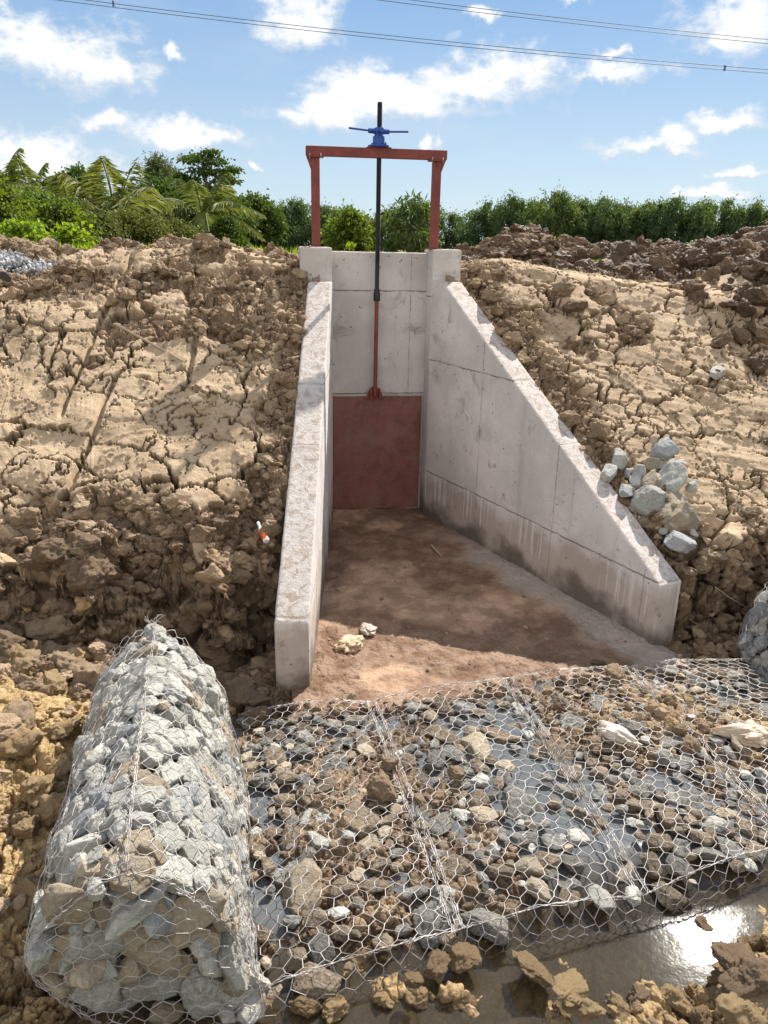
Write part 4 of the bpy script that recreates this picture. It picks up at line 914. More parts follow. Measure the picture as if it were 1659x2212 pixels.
HERO = [(822, 1688, 0.105, 'tan', 'round tan clod sitting on the double lacing seam'), (842, 1640, 0.075, 'tan', 'blocky tan clod just above the round one on the lacing seam'), (985, 1967 - 300, 0.07, 'tan', 'orange tan clod on the mattress right of the seam'),
        (905, 1722, 0.055, 'tan', 'small tan clod right of the lacing seam'), (1260, 1453, 0.10, 'tan', 'knobbly tan clod at the shadow tip on the apron'), (1330, 1442, 0.115, 'tan', 'big pale clod perched at the back edge of the mattresses'),
        (1325, 1468, 0.07, 'tan', 'round clod under the big pale clod'), (1325, 1490, 0.05, 'tan', 'small clod below the round pale one'), (1293, 1423, 0.065, 'brown', 'shaded clod behind the pale clods'), (1490, 1600, 0.085, 'tan', 'cube shaped clod on the far silt heap'),
        (1285, 1600, 0.07, 'tan', 'clod on the right mattress near the water'), (930, 1545, 0.06, 'brown', 'brown clod on wire near the apron edge'), (1205, 1522, 0.05, 'brown', 'brown clod near the mattress back edge'),
        (940, 2075, 0.075, 'wet ochre', 'wet ochre clod at the front edge of the water'), (1000, 2060, 0.08, 'wet ochre', 'second wet ochre clod beside the mattress corner'), (890, 2110, 0.06, 'wet ochre', 'low ochre clod nearest the water rim'),
        (1150, 2085, 0.10, 'wet ochre', 'smooth wet ochre lump standing in the pool'), (1225, 2130, 0.10, 'ochre', 'tall crumbly ochre clod in the pool'), (1260, 2170, 0.08, 'ochre', 'ochre clod below the tall crumbly one'),
        (560, 2180, 0.085, 'ochre', 'ochre clod at the gabion corner'), (660, 2165, 0.09, 'wet ochre', 'wet ochre clod in front of the first mattress'), (720, 2175, 0.08, 'ochre', 'crumbly ochre clod near the bottom edge'),
        (1520, 2010, 0.11, 'brown', 'ochre clod at the tip of the wet mud lump'), (1580, 2060, 0.12, 'brown', 'large brown clod on the wet mud lump'), (1630, 2100, 0.13, 'brown', 'large clod at the picture edge on the mud lump'), (1600, 2170, 0.13, 'ochre', 'crumbled ochre clod in the bottom corner'),
        (80, 1690, 0.15, 'ochre', 'big ochre block beside the gabion mesh'), (140, 1560, 0.14, 'ochre', 'round crumbly clod left of the gabion'), (110, 1740, 0.14, 'ochre', 'tilted ochre slab against the gabion'), (60, 1780, 0.09, 'ochre', 'small ochre clod on the yellow mud'),
        (60, 1100, 0.17, 'tan', 'large pale clod at the left edge of the cracked slope'), (70, 1135, 0.13, 'tan', 'pale clod under the large one on the left slope'), (1240, 640, 0.16, 'brown', 'upright brown block over the hole in the right bank'), (1215, 600, 0.17, 'tan', 'wide grey brown clod above the hole in the right bank'),
        (1100, 690, 0.15, 'brown', 'round brown clod close to the right wing wall'), (1555, 715, 0.14, 'brown', 'dark round clod out on the right slope'), (1060, 620, 0.15, 'tan', 'rounded clod near the right pier'), (1520, 1205, 0.12, 'tan', 'pale clod beneath the stone pile'), (1550, 1190, 0.10, 'tan', 'reddish clod below the stone pile'), (560, 2060 - 530, 0.12, 'brown', 'dark block at the foot of the left wing wall end'), (510, 1500, 0.09, 'brown', 'brown clod in the hollow left of the wall end')]
for i, (px, py, s, tone, lab) in enumerate(HERO):
    P = hit(px, py + s * 200, 0.12 if py > 2040 and px > 800 else (MAT_Z * 0.8 if 'seam' in lab or 'mattress' in lab else 0)); r_ = np.random.default_rng(1500 + i)
    add_clod(P, s * (1.15 if py > 2040 else 1), tone, None, r_, 0.12, lab, 0.55 if py > 2040 else 1.0)

def emit(items, me_of, stock, name, cat, limit, stuff_name, stuff_label, toners, material_key):
    vis = []
    for it in items:
        d = it['pos'] - EYE; z = d @ FWD; u = (d @ CR) / z; v = (d @ CU) / z
        it['app'] = (it['size'] / z) * (1.0 if (abs(u) < 0.5 and abs(v) < 0.67) else 0.0) * (0.0 if it.get('hid') else 1.0) + (9 if it.get('label') else 0)
    items.sort(key=lambda i: -i['app'])
    top = [i for i in items[:limit] if i['app'] > 0]; rest = items[len(top):]
    med = np.median([i['size'] for i in top])
    for it in top:
        o = link(name, me_of(it['k'], it[material_key]))
        M3 = it['rot']; s = it['size']
        o.matrix_world = Matrix.Translation(Vector(it['pos'])) @ Matrix.Diagonal((1, 1, it.get('flat', 1.0), 1)) @ M3.to_4x4() @ Matrix.Scale(s, 4)
        if it.get('label'): tag(o, it['label'], cat)
        else:
            szw = 'large' if s > med * 1.25 else ('small' if s < med * 0.8 else 'middling')
            tag(o, f"{szw} {toners(it)} {it['where']}", cat, f"{szw} {toners(it)} {it['where']}")
    byc = {}
    for it in rest: byc.setdefault(it[material_key], []).append(it)
    return byc
S_SHAPE = ['blocky', 'slabby', 'wedge shaped', 'angular', 'chunky', 'flat', 'blunt']
stone_lab = lambda i: f"{ {'grey': 'grey', 'ochre': 'rust-stained', 'brown': 'muddy brown', 'blue': 'blue-grey', 'slate': 'slate'}[i['col']] } stone"
rest_s = emit(STONES, stone_me, STONE_V, 'stone', 'stone', 298, '', '', stone_lab, 'col')
rest_c = emit(CLODS, clod_me, CLOD_V, 'soil_clod', 'clod', 290, '', '', lambda i: f"{i['tone']} clod", 'tone')
def merge(items, stock):
    Vs = []; Fs = []; o = 0; A = []
    for it in items:
        fl = np.array([1, 1, it.get('flat', 1.0)])
        v, f = (CLOD_M if it['size'] > 0.06 and stock is CLOD_V else stock)[it['k']]; R = np.array(it['rot']); Vs.append(((v * it['size']) @ R.T) * fl + it['pos']); Fs.append(f + o); o += len(v)
    return np.concatenate(Vs), np.concatenate(Fs)
V_all = []; F_all = []; mi = []; o_ = 0
for ci, (col, its) in enumerate(rest_s.items()):
    v, f = merge(its, STONE_V); o = link('rubble', np_mesh('rubble', v, f, None, False)); 
    mm = M_STONE[col]; o.data.materials.append(mm)
    tag(o, f"many small {col if col != 'blue' else 'bluish'} stones packed deep inside the gabions", 'rubble', kind='stuff')
    # world-size texture for merged stones
CW = {'tan': (0.4, 0, 0), 'brown': (0.85, 0, 0), 'wet brown': (0.95, 0.65, 0), 'ochre': (0.4, 0.2, 0.75), 'wet ochre': (0.6, 0.7, 0.65)}
Vs = []; Fs = []; A = {'broken': [], 'wet': [], 'yellow': []}; o_ = 0
for tone, its in rest_c.items():
    v, f = merge(its, CLOD_V); Vs.append(v); Fs.append(f + o_); o_ += len(v)
    for a, val in zip(('broken', 'wet', 'yellow'), CW[tone]): A[a].append(np.full(len(v), val))
o = link('soil_crumbs', np_mesh('soil_crumbs', np.concatenate(Vs), np.concatenate(Fs), M_CLOD, False, {k: np.concatenate(v) for k, v in A.items()}))
tag(o, 'loose crumbs and small clods of dug clay strewn over banks, heaps and silt', 'crumbs', kind='stuff')
# heap of pale gravel at the left edge
r_ = np.random.default_rng(77); its = []
gp = hit(30, 590)
for i in range(420):
    x = gp[0] + r_.normal(0, 0.42) - 0.15; y = gp[1] + r_.normal(0, 0.30) + 0.25; q = math.exp(-(((x - gp[0] + 0.15) / 0.7) ** 2 + ((y - gp[1] - 0.25) / 0.5) ** 2))
    z = float(ground(np.array([x]), np.array([y]), False)[0]) + q * 0.17 * r_.uniform(0.3, 1)
    its.append(dict(k=int(r_.integers(NS)), size=r_.uniform(0.025, 0.055), rot=Euler(tuple(r_.uniform(0, 6.28, 3))).to_matrix(), pos=np.array([x, y, z])))
m_gr, t, b = new_mat('pale_gravel'); t.put(b.inputs['Base Color'], t.mix(t.ramp(t.noise(t.objc(), 12, 3), 0.4, 0.6), (0.24, 0.25, 0.26), (0.42, 0.42, 0.41))); b.inputs['Roughness'].default_value = 0.85
v, f = merge(its, STONE_V); o = link('gravel', np_mesh('gravel', v, f, m_gr, False)); tag(o, 'heap of pale grey gravel at the left edge of the bank', 'gravel', kind='stuff')

# ------------------------------------------------------------------ vegetation
def leaf_material(name, dark, light, trans=0.35):
    m = bpy.data.materials.new(name); m.use_nodes = True
    t = NT(m.node_tree); b = t.n['Principled BSDF']; out = t.n['Material Output']
    h = t.attr('hue'); n = t.noise(t.objc(), 1.1, 3, 0.6)
    c = t.mix(t.math('ADD', t.math('MULTIPLY', h, 0.65), t.math('MULTIPLY', t.ramp(n, 0.35, 0.65), 0.35)), dark, light)
    oi = t.node('ShaderNodeObjectInfo').outputs['Random']; c = t.mix(t.math('MULTIPLY', oi, 0.85), c, t.mix(1.0, c, (1.7, 1.35, 0.75), 'MULTIPLY')); c = t.mix(1.0, c, t.mix(oi, (1.0, 1.0, 1.0), (0.72, 0.78, 0.9)), 'MULTIPLY')
    t.put(b.inputs['Base Color'], c); b.inputs['Roughness'].default_value = 0.6; b.inputs['Specular IOR Level'].default_value = 0.25
    tl = t.node('ShaderNodeBsdfTranslucent'); t.put(tl.inputs[0], t.mix(1.0, c, (1.5, 1.45, 0.55), 'MULTIPLY'))
    mx = t.node('ShaderNodeMixShader'); mx.inputs[0].default_value = trans
    t.l.new(b.outputs[0], mx.inputs[1]); t.l.new(tl.outputs[0], mx.inputs[2]); t.l.new(mx.outputs[0], out.inputs['Surface'])
    return m
L_VINE = leaf_material('vine_leaves', (0.045, 0.085, 0.018), (0.16, 0.24, 0.035), 0.4)
L_DARK = leaf_material('dark_leaves', (0.03, 0.065, 0.02), (0.085, 0.14, 0.03))
L_MANGO = leaf_material('mango_leaves', (0.032, 0.075, 0.048), (0.125, 0.18, 0.065))  # bluish dark tone paints distance haze into the leaf colour
L_OLIVE = leaf_material('olive_leaves', (0.06, 0.085, 0.03), (0.14, 0.17, 0.055), 0.3)
L_BLUE = leaf_material('grey_green_needles', (0.06, 0.095, 0.065), (0.11, 0.15, 0.085), 0.25)
L_PALM = leaf_material('palm_leaflets', (0.07, 0.115, 0.035), (0.22, 0.26, 0.10), 0.35)
L_GRASS = leaf_material('grass_blades', (0.10, 0.19, 0.02), (0.25, 0.36, 0.045), 0.45)
M_BARK, t, b = new_mat('bark'); b.inputs['Roughness'].default_value = 0.9
t.put(b.inputs['Base Color'], t.mix(t.noise(t.objc(), 9, 4), (0.12, 0.09, 0.065), (0.28, 0.23, 0.18)))
def leaves(P, D, L, W, r_, fold=0.25):
    """diamond leaves: base P, direction D"""
    n = len(P); D = D / np.linalg.norm(D, axis=1, keepdims=True); S = np.cross(D, r_.normal(size=(n, 3))); S /= np.linalg.norm(S, axis=1, keepdims=True); N = np.cross(S, D)
    L = np.broadcast_to(L, (n,))[:, None] * r_.uniform(0.7, 1.25, (n, 1)); W = np.broadcast_to(W, (n,))[:, None] * r_.uniform(0.8, 1.2, (n, 1))
    mid = P + D * L * 0.45 - N * W * fold; tip = P + D * L - np.array([0, 0, 1.0]) * L * 0.12
    V = np.stack([P, mid + S * W, tip, mid - S * W], 1).reshape(-1, 3)
    F = np.arange(4 * n).reshape(n, 4); return V, F, np.repeat(r_.random(n), 4)
def crown_points(r_, n_cl, prof, lumps=0.35, shell=0.55):
    """cluster centres inside a crown: prof(h in 0..1) -> radius; returns centres and outward directions (unit crown, height 1)"""
    out_ = []; sd = float(r_.uniform(0, 50))
    while len(out_) < n_cl:
        h = r_.uniform(0, 1); a = r_.uniform(0, 2 * math.pi); R = prof(h); 
        lump = 1 + lumps * (2 * float(vnoise(np.array(math.cos(a) * 2.1 + 5 + sd), np.array(h * 4.2 + math.sin(a) * 2.1 + 9), 5)) - 1)
        q = 1 - (1 - shell) * r_.random() ** 1.6 if r_.random() < 0.8 else r_.random()
        rr = R * lump * q
        if r_.random() > R * 1.1 + 0.12: continue
        out_.append((rr * math.cos(a), rr * math.sin(a), h))
    return np.array(out_)
def make_crown(seed, n_cl, per, prof, rx, hz_, L, W, mat, spread, droop=0.3, lumps=0.35, name='crown'):
    r_ = np.random.default_rng(seed); c = crown_points(r_, n_cl, prof, lumps) * np.array([rx, rx, hz_])
    out_ = c - np.array([0, 0, hz_ * 0.45]); out_ /= np.maximum(np.linalg.norm(out_, axis=1, keepdims=True), 0.01)
    P = np.repeat(c, per, 0) + r_.normal(0, spread, (n_cl * per, 3)) * np.repeat(r_.uniform(0.5, 1.35, (n_cl, 1)), per, 0) * np.array([1, 1, 0.8]); D = np.repeat(out_, per, 0) * 0.7 + r_.normal(0, 0.7, P.shape); D[:, 2] -= droop
    V, F, H = leaves(P, D, L, W, r_); return np_mesh(name, V, F, mat, False, {'hue': H})
def trunk_mesh(seed, h, r0, limbs, rx, lean=0.05):
    r_ = np.random.default_rng(seed); mb = MB(); pts = [(0, 0, -0.4)]; x = y = 0
    for k in range(1, 6): x += r_.normal(0, lean) * h / 5; y += r_.normal(0, lean) * h / 5; pts.append((x, y, h * k / 5))
    mb.tube(pts, [r0 * (1.15 - 0.17 * k) for k in range(6)], 8)
    for j in range(limbs):
        k = int(r_.integers(1, 5)); p = Vector(pts[k]); a = r_.uniform(0, 6.28); ln = rx * r_.uniform(0.5, 0.95)
        q = p + Vector((math.cos(a) * ln * 0.5, math.sin(a) * ln * 0.5, ln * 0.35)); e = p + Vector((math.cos(a) * ln, math.sin(a) * ln, ln * 0.75))
        mb.tube([p, q, e], [r0 * 0.5, r0 * 0.33, r0 * 0.12], 6)
    me = bpy.data.meshes.new('trunk'); me.from_pydata(mb.v, [], mb.f); me.materials.append(M_BARK); return me
def spot(px, D, py_top):
    d = px_dir(px, 530); h = math.hypot(d[0], d[1]); x, y = d[0] / h * D, d[1] / h * D
    e = px_dir(px, py_top); zt = 4 + D * e[2] / math.hypot(e[0], e[1]); zb = float(ground(np.array([min(max(x, -40), 40)]), np.array([y]), False)[0]); return x, y, zb, zt
def tree(name, px, D, top, width_px, label, cat, crown_fn, group=None, trunk=True, seed=0, lift=0.12):
    x, y, zb, zt = spot(px, D, top); H = zt - zb; rx = width_px / 1659 * D / 2
    root = empty(name, (x, y, zb), label, cat, group)
    cr = link('crown', crown_fn(seed, rx, H * (1 - lift)), root); cr.location = (0, 0, H * lift)
    if trunk: link('trunk', trunk_mesh(seed, H * 0.75, 0.045 * H ** 0.7 + 0.02, 7, rx), root)
    return root
round_p = lambda h: math.sqrt(max(0.0, 1 - (2 * (h - 0.48)) ** 2)) if h > 0.2 else 0.75
dome_p = lambda h: math.sqrt(max(0.0, 1 - h * h))
tall_p = lambda h: 0.55 + 0.45 * math.sin(math.pi * min(1, h * 1.1)) if h < 0.85 else 0.5 * (1 - h) / 0.15 + 0.1
vine = lambda s, rx, H: make_crown(s, 300, 50, round_p, rx, H, 0.12, 0.04, L_VINE, 0.15, 0.5, 0.6)
darkc = lambda s, rx, H: make_crown(s, 220, 60, round_p, rx, H, 0.17, 0.05, L_DARK, 0.20, 0.25, 0.6)
mangoc = lambda s, rx, H: make_crown(s, 190, 24, round_p, rx, H, 0.30, 0.055, L_MANGO, 0.20, 0.55, 0.5)
needle = lambda s, rx, H: make_crown(s, 260, 26, tall_p, rx, H, 0.45, 0.035, L_BLUE, 0.28, 0.6, 0.5)
bushc = lambda s, rx, H: make_crown(s, 150, 60, dome_p, rx, H, 0.10, 0.03, L_OLIVE, 0.15, 0.2, 0.5)
G_L = 'trees and bushes behind the left bank'
tree('leafy_bush', -6, 21, 408, 105, 'tall vine-covered bush at the left edge above the dark clods', 'bush', vine, G_L, seed=1, lift=0.02)
tree('leafy_bush', 85, 24, 428, 80, 'vine-covered bush with yellow-green top next to the leftmost one', 'bush', vine, G_L, seed=2, lift=0.02)
tree('leafy_bush', 132, 23, 446, 80, 'vine-hung bush sloping down to the right above the bank gap', 'bush', vine, G_L, seed=3, lift=0.02)
tree('leafy_bush', 55, 19.5, 488, 80, 'bright green low creeper in front of the vine bushes', 'bush', lambda s, rx, H: make_crown(s, 120, 20, dome_p, rx, H, 0.13, 0.045, L_GRASS, 0.10, 0.2), G_L, trunk=False, seed=4, lift=0.0)
tree('leafy_bush', 155, 20.5, 496, 60, 'bright leafy bush beside the left end of the clay crest', 'bush', lambda s, rx, H: make_crown(s, 110, 20, dome_p, rx, H, 0.13, 0.045, L_GRASS, 0.10, 0.2), G_L, trunk=False, seed=5, lift=0.0)
for i, (px, D, top, wd, lab) in enumerate([(215, 25, 470, 95, 'olive green bush under the young palms'), (275, 26, 466, 95, 'second olive bush right of the one under the palms'), (320, 26, 478, 70, 'low bush beside the orange leaf'), (375, 27, 482, 80, 'low scrub left of the far red gate frame')]):
    tree('leafy_bush', px, D, top, wd, lab, 'bush', bushc, G_L, trunk=False, seed=10 + i, lift=0.0)
tree('broadleaf_tree', 343, 35, 394, 125, 'round dense dark green tree below the pale feathery tree', 'tree', darkc, G_L, seed=20, lift=0.05)
tree('broadleaf_tree', 185, 44, 370, 70, 'broad tree crown peeping out behind the young palms', 'tree', darkc, G_L, seed=21)
tree('broadleaf_tree', 488, 36, 432, 90, 'bright green tree beside the palm under the tallest tree', 'tree', darkc, G_L, seed=22, lift=0.05)
tree('broadleaf_tree', 548, 37, 428, 90, 'dark green tree with two tops right of the tallest tree', 'tree', darkc, G_L, seed=23, lift=0.05)
tree('feathery_tree', 352, 58, 342, 42, 'slim pale feathery tree with hanging twigs, left of a pair', 'tree', needle, G_L, seed=24, lift=0.25)
tree('feathery_tree', 382, 60, 366, 48, 'shorter pale feathery tree, right of a pair', 'tree', needle, G_L, seed=25, lift=0.25)
tree('domed_shrub', 490, 30, 474, 76, 'smooth dark dome-shaped shrub right of the far red gate frame', 'shrub', lambda s, rx, H: make_crown(s, 260, 26, dome_p, rx, H, 0.11, 0.03, L_DARK, 0.09, -0.2, 0.25), G_L, trunk=False, seed=26, lift=0.0)
# the tallest tree: tiers of foliage on long limbs
x, y, zb, zt = spot(456, 55, 326)
root = empty('tiered_tree', (x, y, zb), 'tallest tree, with flat tiers of dark leaves and gaps of sky', 'tree', G_L)
H = zt - zb; r_ = np.random.default_rng(5); Ps = []; Ds = []; mb = MB()
mb.tube([(0.1, 0, -0.3), (0.05, 0, H * 0.4), (-0.1, 0, H * 0.7), (-0.35, 0, H * 0.93)], [0.22, 0.17, 0.12, 0.05], 8)
for (dx, hh, rx) in [(-0.62, 0.945, 0.75), (-0.95, 0.90, 0.6), (0.25, 0.985, 0.5), (0.45, 0.90, 0.8), (0.75, 0.80, 0.9), (1.55, 0.83, 0.55), (1.2, 0.72, 0.75), (-0.2, 0.80, 0.8), (-1.1, 0.72, 0.8), (-1.6, 0.75, 0.45), (-0.5, 0.64, 0.9), (0.4, 0.62, 0.9), (1.3, 0.57, 0.6), (-1.2, 0.55, 0.7), (0.0, 0.5, 1.0), (0.95, 0.47, 0.8), (1.75, 0.46, 0.6), (-0.8, 0.42, 0.9), (0.3, 0.36, 1.0), (1.2, 0.34, 0.8)]:
    c = np.array([dx, r_.uniform(-0.9, 0.9), hh * H]); n = int(380 * rx)
    q = r_.normal(0, 1, (n, 3)) * np.array([rx * 0.50, rx * 0.5, rx * 0.13]); Ps.append(c + q); Ds.append(q * np.array([1, 1, 1.5]) + r_.normal(0, 0.35, q.shape))
    mb.tube([(-0.1, 0, max(0.3, hh - 0.16) * H), (dx * 0.5, c[1] * 0.5, (hh - 0.06) * H), tuple(c)], [0.09, 0.06, 0.02], 6)
V, F, Hh = leaves(np.concatenate(Ps), np.concatenate(Ds), 0.22, 0.075, r_)
link('crown', np_mesh('crown', V, F, L_DARK, False, {'hue': Hh}), root)
me = bpy.data.meshes.new('trunk'); me.from_pydata(mb.v, [], mb.f); me.materials.append(M_BARK); link('trunk', me, root)
# coconut palms
def palm_crown(seed, n, L, up):
    r_ = np.random.default_rng(seed); Vs = []; Fs = []; Hs = []; o_ = 0
    for k in range(n):
        a = k * 2.399 + r_.uniform(-0.3, 0.3); rise = lerp(up, -0.40, (k / n) ** 1.0) + r_.uniform(-0.12, 0.12); l = L * r_.uniform(0.8, 1.1)
        s = np.linspace(0.05, 1, 60); hor = l * (s * math.cos(rise) + 0.12 * s * s); ver = l * (s * math.sin(rise) - 0.64 * s ** 2.3 * (0.30 + 0.65 * math.cos(rise)))
        P = np.stack([hor * math.cos(a), hor * math.sin(a), ver], 1); T_ = np.gradient(P, axis=0); T_ /= np.linalg.norm(T_, axis=1, keepdims=True)
        S = np.cross(T_, np.array([0, 0, 1.0])); S /= np.linalg.norm(S, axis=1, keepdims=True) + 1e-6
        for sg in (-1, 1):
            D = S * sg * 0.8 + T_ * 0.55 + np.array([0, 0, -0.55]) + r_.normal(0, 0.1, S.shape)
            ll = l * 0.24 * np.sin(np.clip(s, 0.08, 0.97) * math.pi) ** 0.6
            V, F, _ = leaves(P, D, ll * 1.2, 0.036, r_, 0.1); Vs.append(V); Fs.append(F + o_); Hs.append(np.full(len(V), r_.random() * 0.6 + 0.3)); o_ += len(V)
        V, F = seg_tubes(P[:-1], P[1:], 0.02); Vs.append(V); Fs.append(F + o_); Hs.append(np.full(len(V), 0.9)); o_ += len(V)
    return np_mesh('crown', np.concatenate(Vs), np.concatenate(Fs), L_PALM, False, {'hue': np.concatenate(Hs)})
for i, (px, D, top, n, L, up, ht, lab) in enumerate([(14, 36, 360, 22, 2.7, 1.3, 0.62, 'coconut palm rising at the left edge behind the vine bush'), (78, 36, 366, 22, 2.8, 1.3, 0.55, 'coconut palm with drooping fronds above the vine bushes'),
        (160, 31, 388, 18, 2.4, 1.3, 0.35, 'dull young palm at the end of the vine bushes'), (205, 30, 392, 20, 2.6, 1.35, 0.2, 'yellowish young palm in the middle of the palm group'), (256, 29, 362, 24, 3.3, 1.45, 0.15, 'largest young palm with tall upright fronds'),
        (440, 33, 394, 20, 2.5, 1.25, 0.25, 'pale palm standing in front of the tallest tree')]):
    x, y, zb, zt = spot(px, D, top); root = empty('coconut_palm', (x, y, zb), lab, 'palm', 'coconut palms')
    hc = max(0.5, (zt - zb) - L * (0.50 if up < 1.32 else 0.62)); cr = link('crown', palm_crown(40 + i, n, L, up), root); cr.location = (0, 0, hc)
    mb = MB().tube([(0.2, 0, -0.3), (0.1, 0, hc * 0.5), (0, 0, hc + 0.1)], [0.16, 0.13, 0.12], 8); mb.build('trunk', M_BARK, root, smooth=True)
# mango orchard row
MG = [mangoc(s, 1.0, 1.0) for s in ()]
MANGO = [make_crown(70 + s, 130, 75, round_p, 1.6, 3.0, 0.23, 0.04, L_MANGO, 0.20, 0.7, 0.8) for s in range(5)]
MTR = [trunk_mesh(80 + s, 2.4, 0.10, 7, 1.4) for s in range(3)]
ORD = ['first', 'second', 'third', 'fourth', 'fifth', 'sixth', 'seventh', 'eighth', 'ninth', 'tenth', 'eleventh', 'twelfth', 'thirteenth', 'fourteenth']
row_r = [(985, 47, 462), (1050, 45, 442), (1105, 44, 433), (1150, 45, 438), (1196, 43, 426), (1248, 44, 428), (1300, 44, 440), (1345, 45, 444), (1395, 44, 440), (1447, 43, 434), (1500, 44, 442), (1556, 42, 440), (1612, 42, 438), (1668, 42, 452)]
row_l = [(598, 46, 452), (640, 45, 443), (700, 44, 450), (745, 43, 455), (790, 46, 470), (845, 45, 452), (915, 46, 452)]
def mango(i, px, D, top, label, grp):
    x, y, zb, zt = spot(px, D, top); root = empty('mango_tree', (x, y, zb), label, 'tree', grp); sc = (zt - zb) / 3.12; root.rotation_euler[2] = i * 2.1; rv = random.Random(i * 7 + int(px)); wsc = sc * rv.uniform(0.66, 0.86); sc *= rv.uniform(0.93, 1.06)
    cr = link('crown', MANGO[i % 5], root); cr.location = (0, 0, 0.22 * sc); cr.scale = (wsc, wsc, sc)
    tr_ = link('trunk', MTR[i % 3], root); tr_.scale = (sc, sc, sc)
for i, (px, D, top) in enumerate(row_r): mango(i, px, D, top, f'{ORD[i]} mango tree of the right orchard row, counted from the right post', 'mango trees in the right orchard row')
for i, (px, D, top) in enumerate(row_l): mango(i + 2, px, D, top, f'{ORD[i]} tree of the green row seen through the gate frame, from left', 'green trees behind the gate frame')
tree('mango_tree', 885, 24, 428, 92, 'nearer open mango sapling with long hanging leaves beside the right post', 'tree', lambda s, rx, H: make_crown(s, 90, 16, tall_p, rx, H, 0.27, 0.035, L_MANGO, 0.14, 0.7, 0.5), None, seed=60, lift=0.12)
tree('leafy_bush', 755, 23, 462, 80, 'bright bushy sapling with hanging creeper inside the gate frame', 'bush', lambda s, rx, H: make_crown(s, 150, 20, round_p, rx, H, 0.15, 0.045, L_VINE, 0.12, 0.4), None, seed=61, lift=0.02)
# banana-like plants, weeds and grass
def tuft(px, D, top, n, L, W, mat, label, cat, spread=0.1, seed=0, name='grass_tuft', group=None):
    x, y, zb, zt = spot(px, D, top); zb = max(zb, zt - L * 1.05); r_ = np.random.default_rng(seed); P = np.stack([r_.normal(0, spread, n), r_.normal(0, spread, n), np.zeros(n)], 1); D_ = r_.normal(0, 0.42, (n, 3)); D_[:, 2] = 1
    V, F, Hh = leaves(P, D_, L, W, r_, 0.1); o = link(name, np_mesh(name, V, F, mat, False, {'hue': Hh})); o.location = (x, y, zb - 0.02); return tag(o, label, cat, group)
tuft(432, 31, 468, 12, 1.1, 0.10, L_GRASS, 'bright banana-like plant behind the far red gate frame', 'plant', 0.12, 3, 'banana_plant')
tuft(352, 27, 462, 8, 0.9, 0.06, L_VINE, 'upright leafy plant at the edge of the scrub', 'plant', 0.1, 4, 'leafy_plant')
tuft(1187, 21, 502, 26, 0.42, 0.05, L_GRASS, 'bright green seedling behind the brown heap', 'seedling', 0.08, 5, 'seedling')
tuft(757, 14, 516, 16, 0.16, 0.03, L_GRASS, 'tiny bright seedling on top of the head wall', 'seedling', 0.03, 6, 'seedling')
tuft(1262, 20, 520, 22, 0.4, 0.02, L_GRASS, 'spiky grass tuft behind the low clay ridge', 'grass', 0.1, 7)
tuft(1515, 17, 508, 10, 0.3, 0.012, L_GRASS, 'thin grass blades on the shoulder of the tall heap', 'grass', 0.12, 8)
tuft(1590, 17, 494, 8, 0.3, 0.012, L_GRASS, 'few grass blades near the top of the tall heap', 'grass', 0.12, 9)
def grass_patch(name, label, pts, n, L, seed, sx, sy):
    r_ = np.random.default_rng(seed); c = np.array(pts)[r_.integers(0, len(pts), n)]; X = c[:, 0] + r_.normal(0, sx, n); Y = c[:, 1] + r_.normal(0, sy, n)
    Z = ground(X, Y, False); D_ = r_.normal(0, 0.4, (n, 3)); D_[:, 2] = 1
    V, F, Hh = leaves(np.stack([X, Y, Z - 0.02], 1), D_, L, L * 0.05 + 0.004, r_, 0.1); o = link(name, np_mesh(name, V, F, L_GRASS, False, {'hue': Hh})); return tag(o, label, 'grass', kind='stuff')
gp = hit(1330, 572); grass_patch('grass', 'bright green grass patch on the right bank crest', [(gp[0] - 0.15, gp[1] + 0.1), (gp[0] + 0.15, gp[1] + 0.15)], 420, 0.11, 5, 0.16, 0.12)
grass_patch('grass', 'short weeds along the back of the concrete head wall', [tuple(wld(0.9 + 0.08 * k, -0.42))[:2] for k in range(-8, 9)], 260, 0.07, 6, 0.12, 0.1)
grass_patch('grass', 'bright weeds at the foot of the left bushes', [(-9 + 0.3 * k, 18.5 + 0.2 * (k % 5)) for k in range(22)], 2600, 0.34, 7, 0.5, 0.9)

# ------------------------------------------------------------------ second gate, cables, litter
x, y, zb, zt = spot(436, 42, 499)
M2 = Matrix.Translation((x, y, zt)) @ Matrix.Rotation(0.35, 4, 'Z')
far = empty('lifting_frame', None, 'small far-off red gate frame among the bushes', 'frame', mat=M2)
for sx in (-0.68, 0.68): MB().box(sx - 0.06, sx + 0.06, -0.06, 0.06, -1.5, -0.12).build('post', M_RED, far, 0.005)
MB().box(-0.78, 0.78, -0.065, 0.065, -0.12, 0.0).build('crossbeam', M_RED, far, 0.005)
fh = empty('screw_hoist', None, 'far blue hoist on the small red frame', 'hoist', mat=M2)
MB().lathe([(0.26, 0.0), (0.26, 0.06), (0.2, 0.07), (0.19, 0.3), (0.12, 0.34), (0.12, 0.4)], 18).build('bearing_body', M_BLUE, fh, smooth=True)
MB().tube([(-0.4, 0, 0.32), (0.4, 0, 0.32)], 0.03, 8).build('handle_bar', M_BLUE, fh, smooth=True)
x, y, zb, zt = spot(388, 41, 492)
o = MB().prism([(-1.5, -1.6), (0.25, -1.6), (0.25, 0.0), (0.05, 0.0), (-1.5, -0.62)], 'y', -0.12, 0.12).build('concrete_wall', paint('weathered_concrete', (0.25, 0.245, 0.24), 0.1, 0.8), None, 0.01); o.location = (x, y, zt); o.rotation_euler[2] = 0.15
tag(o, 'distant grey sloping wing wall left of the far red frame', 'wall')
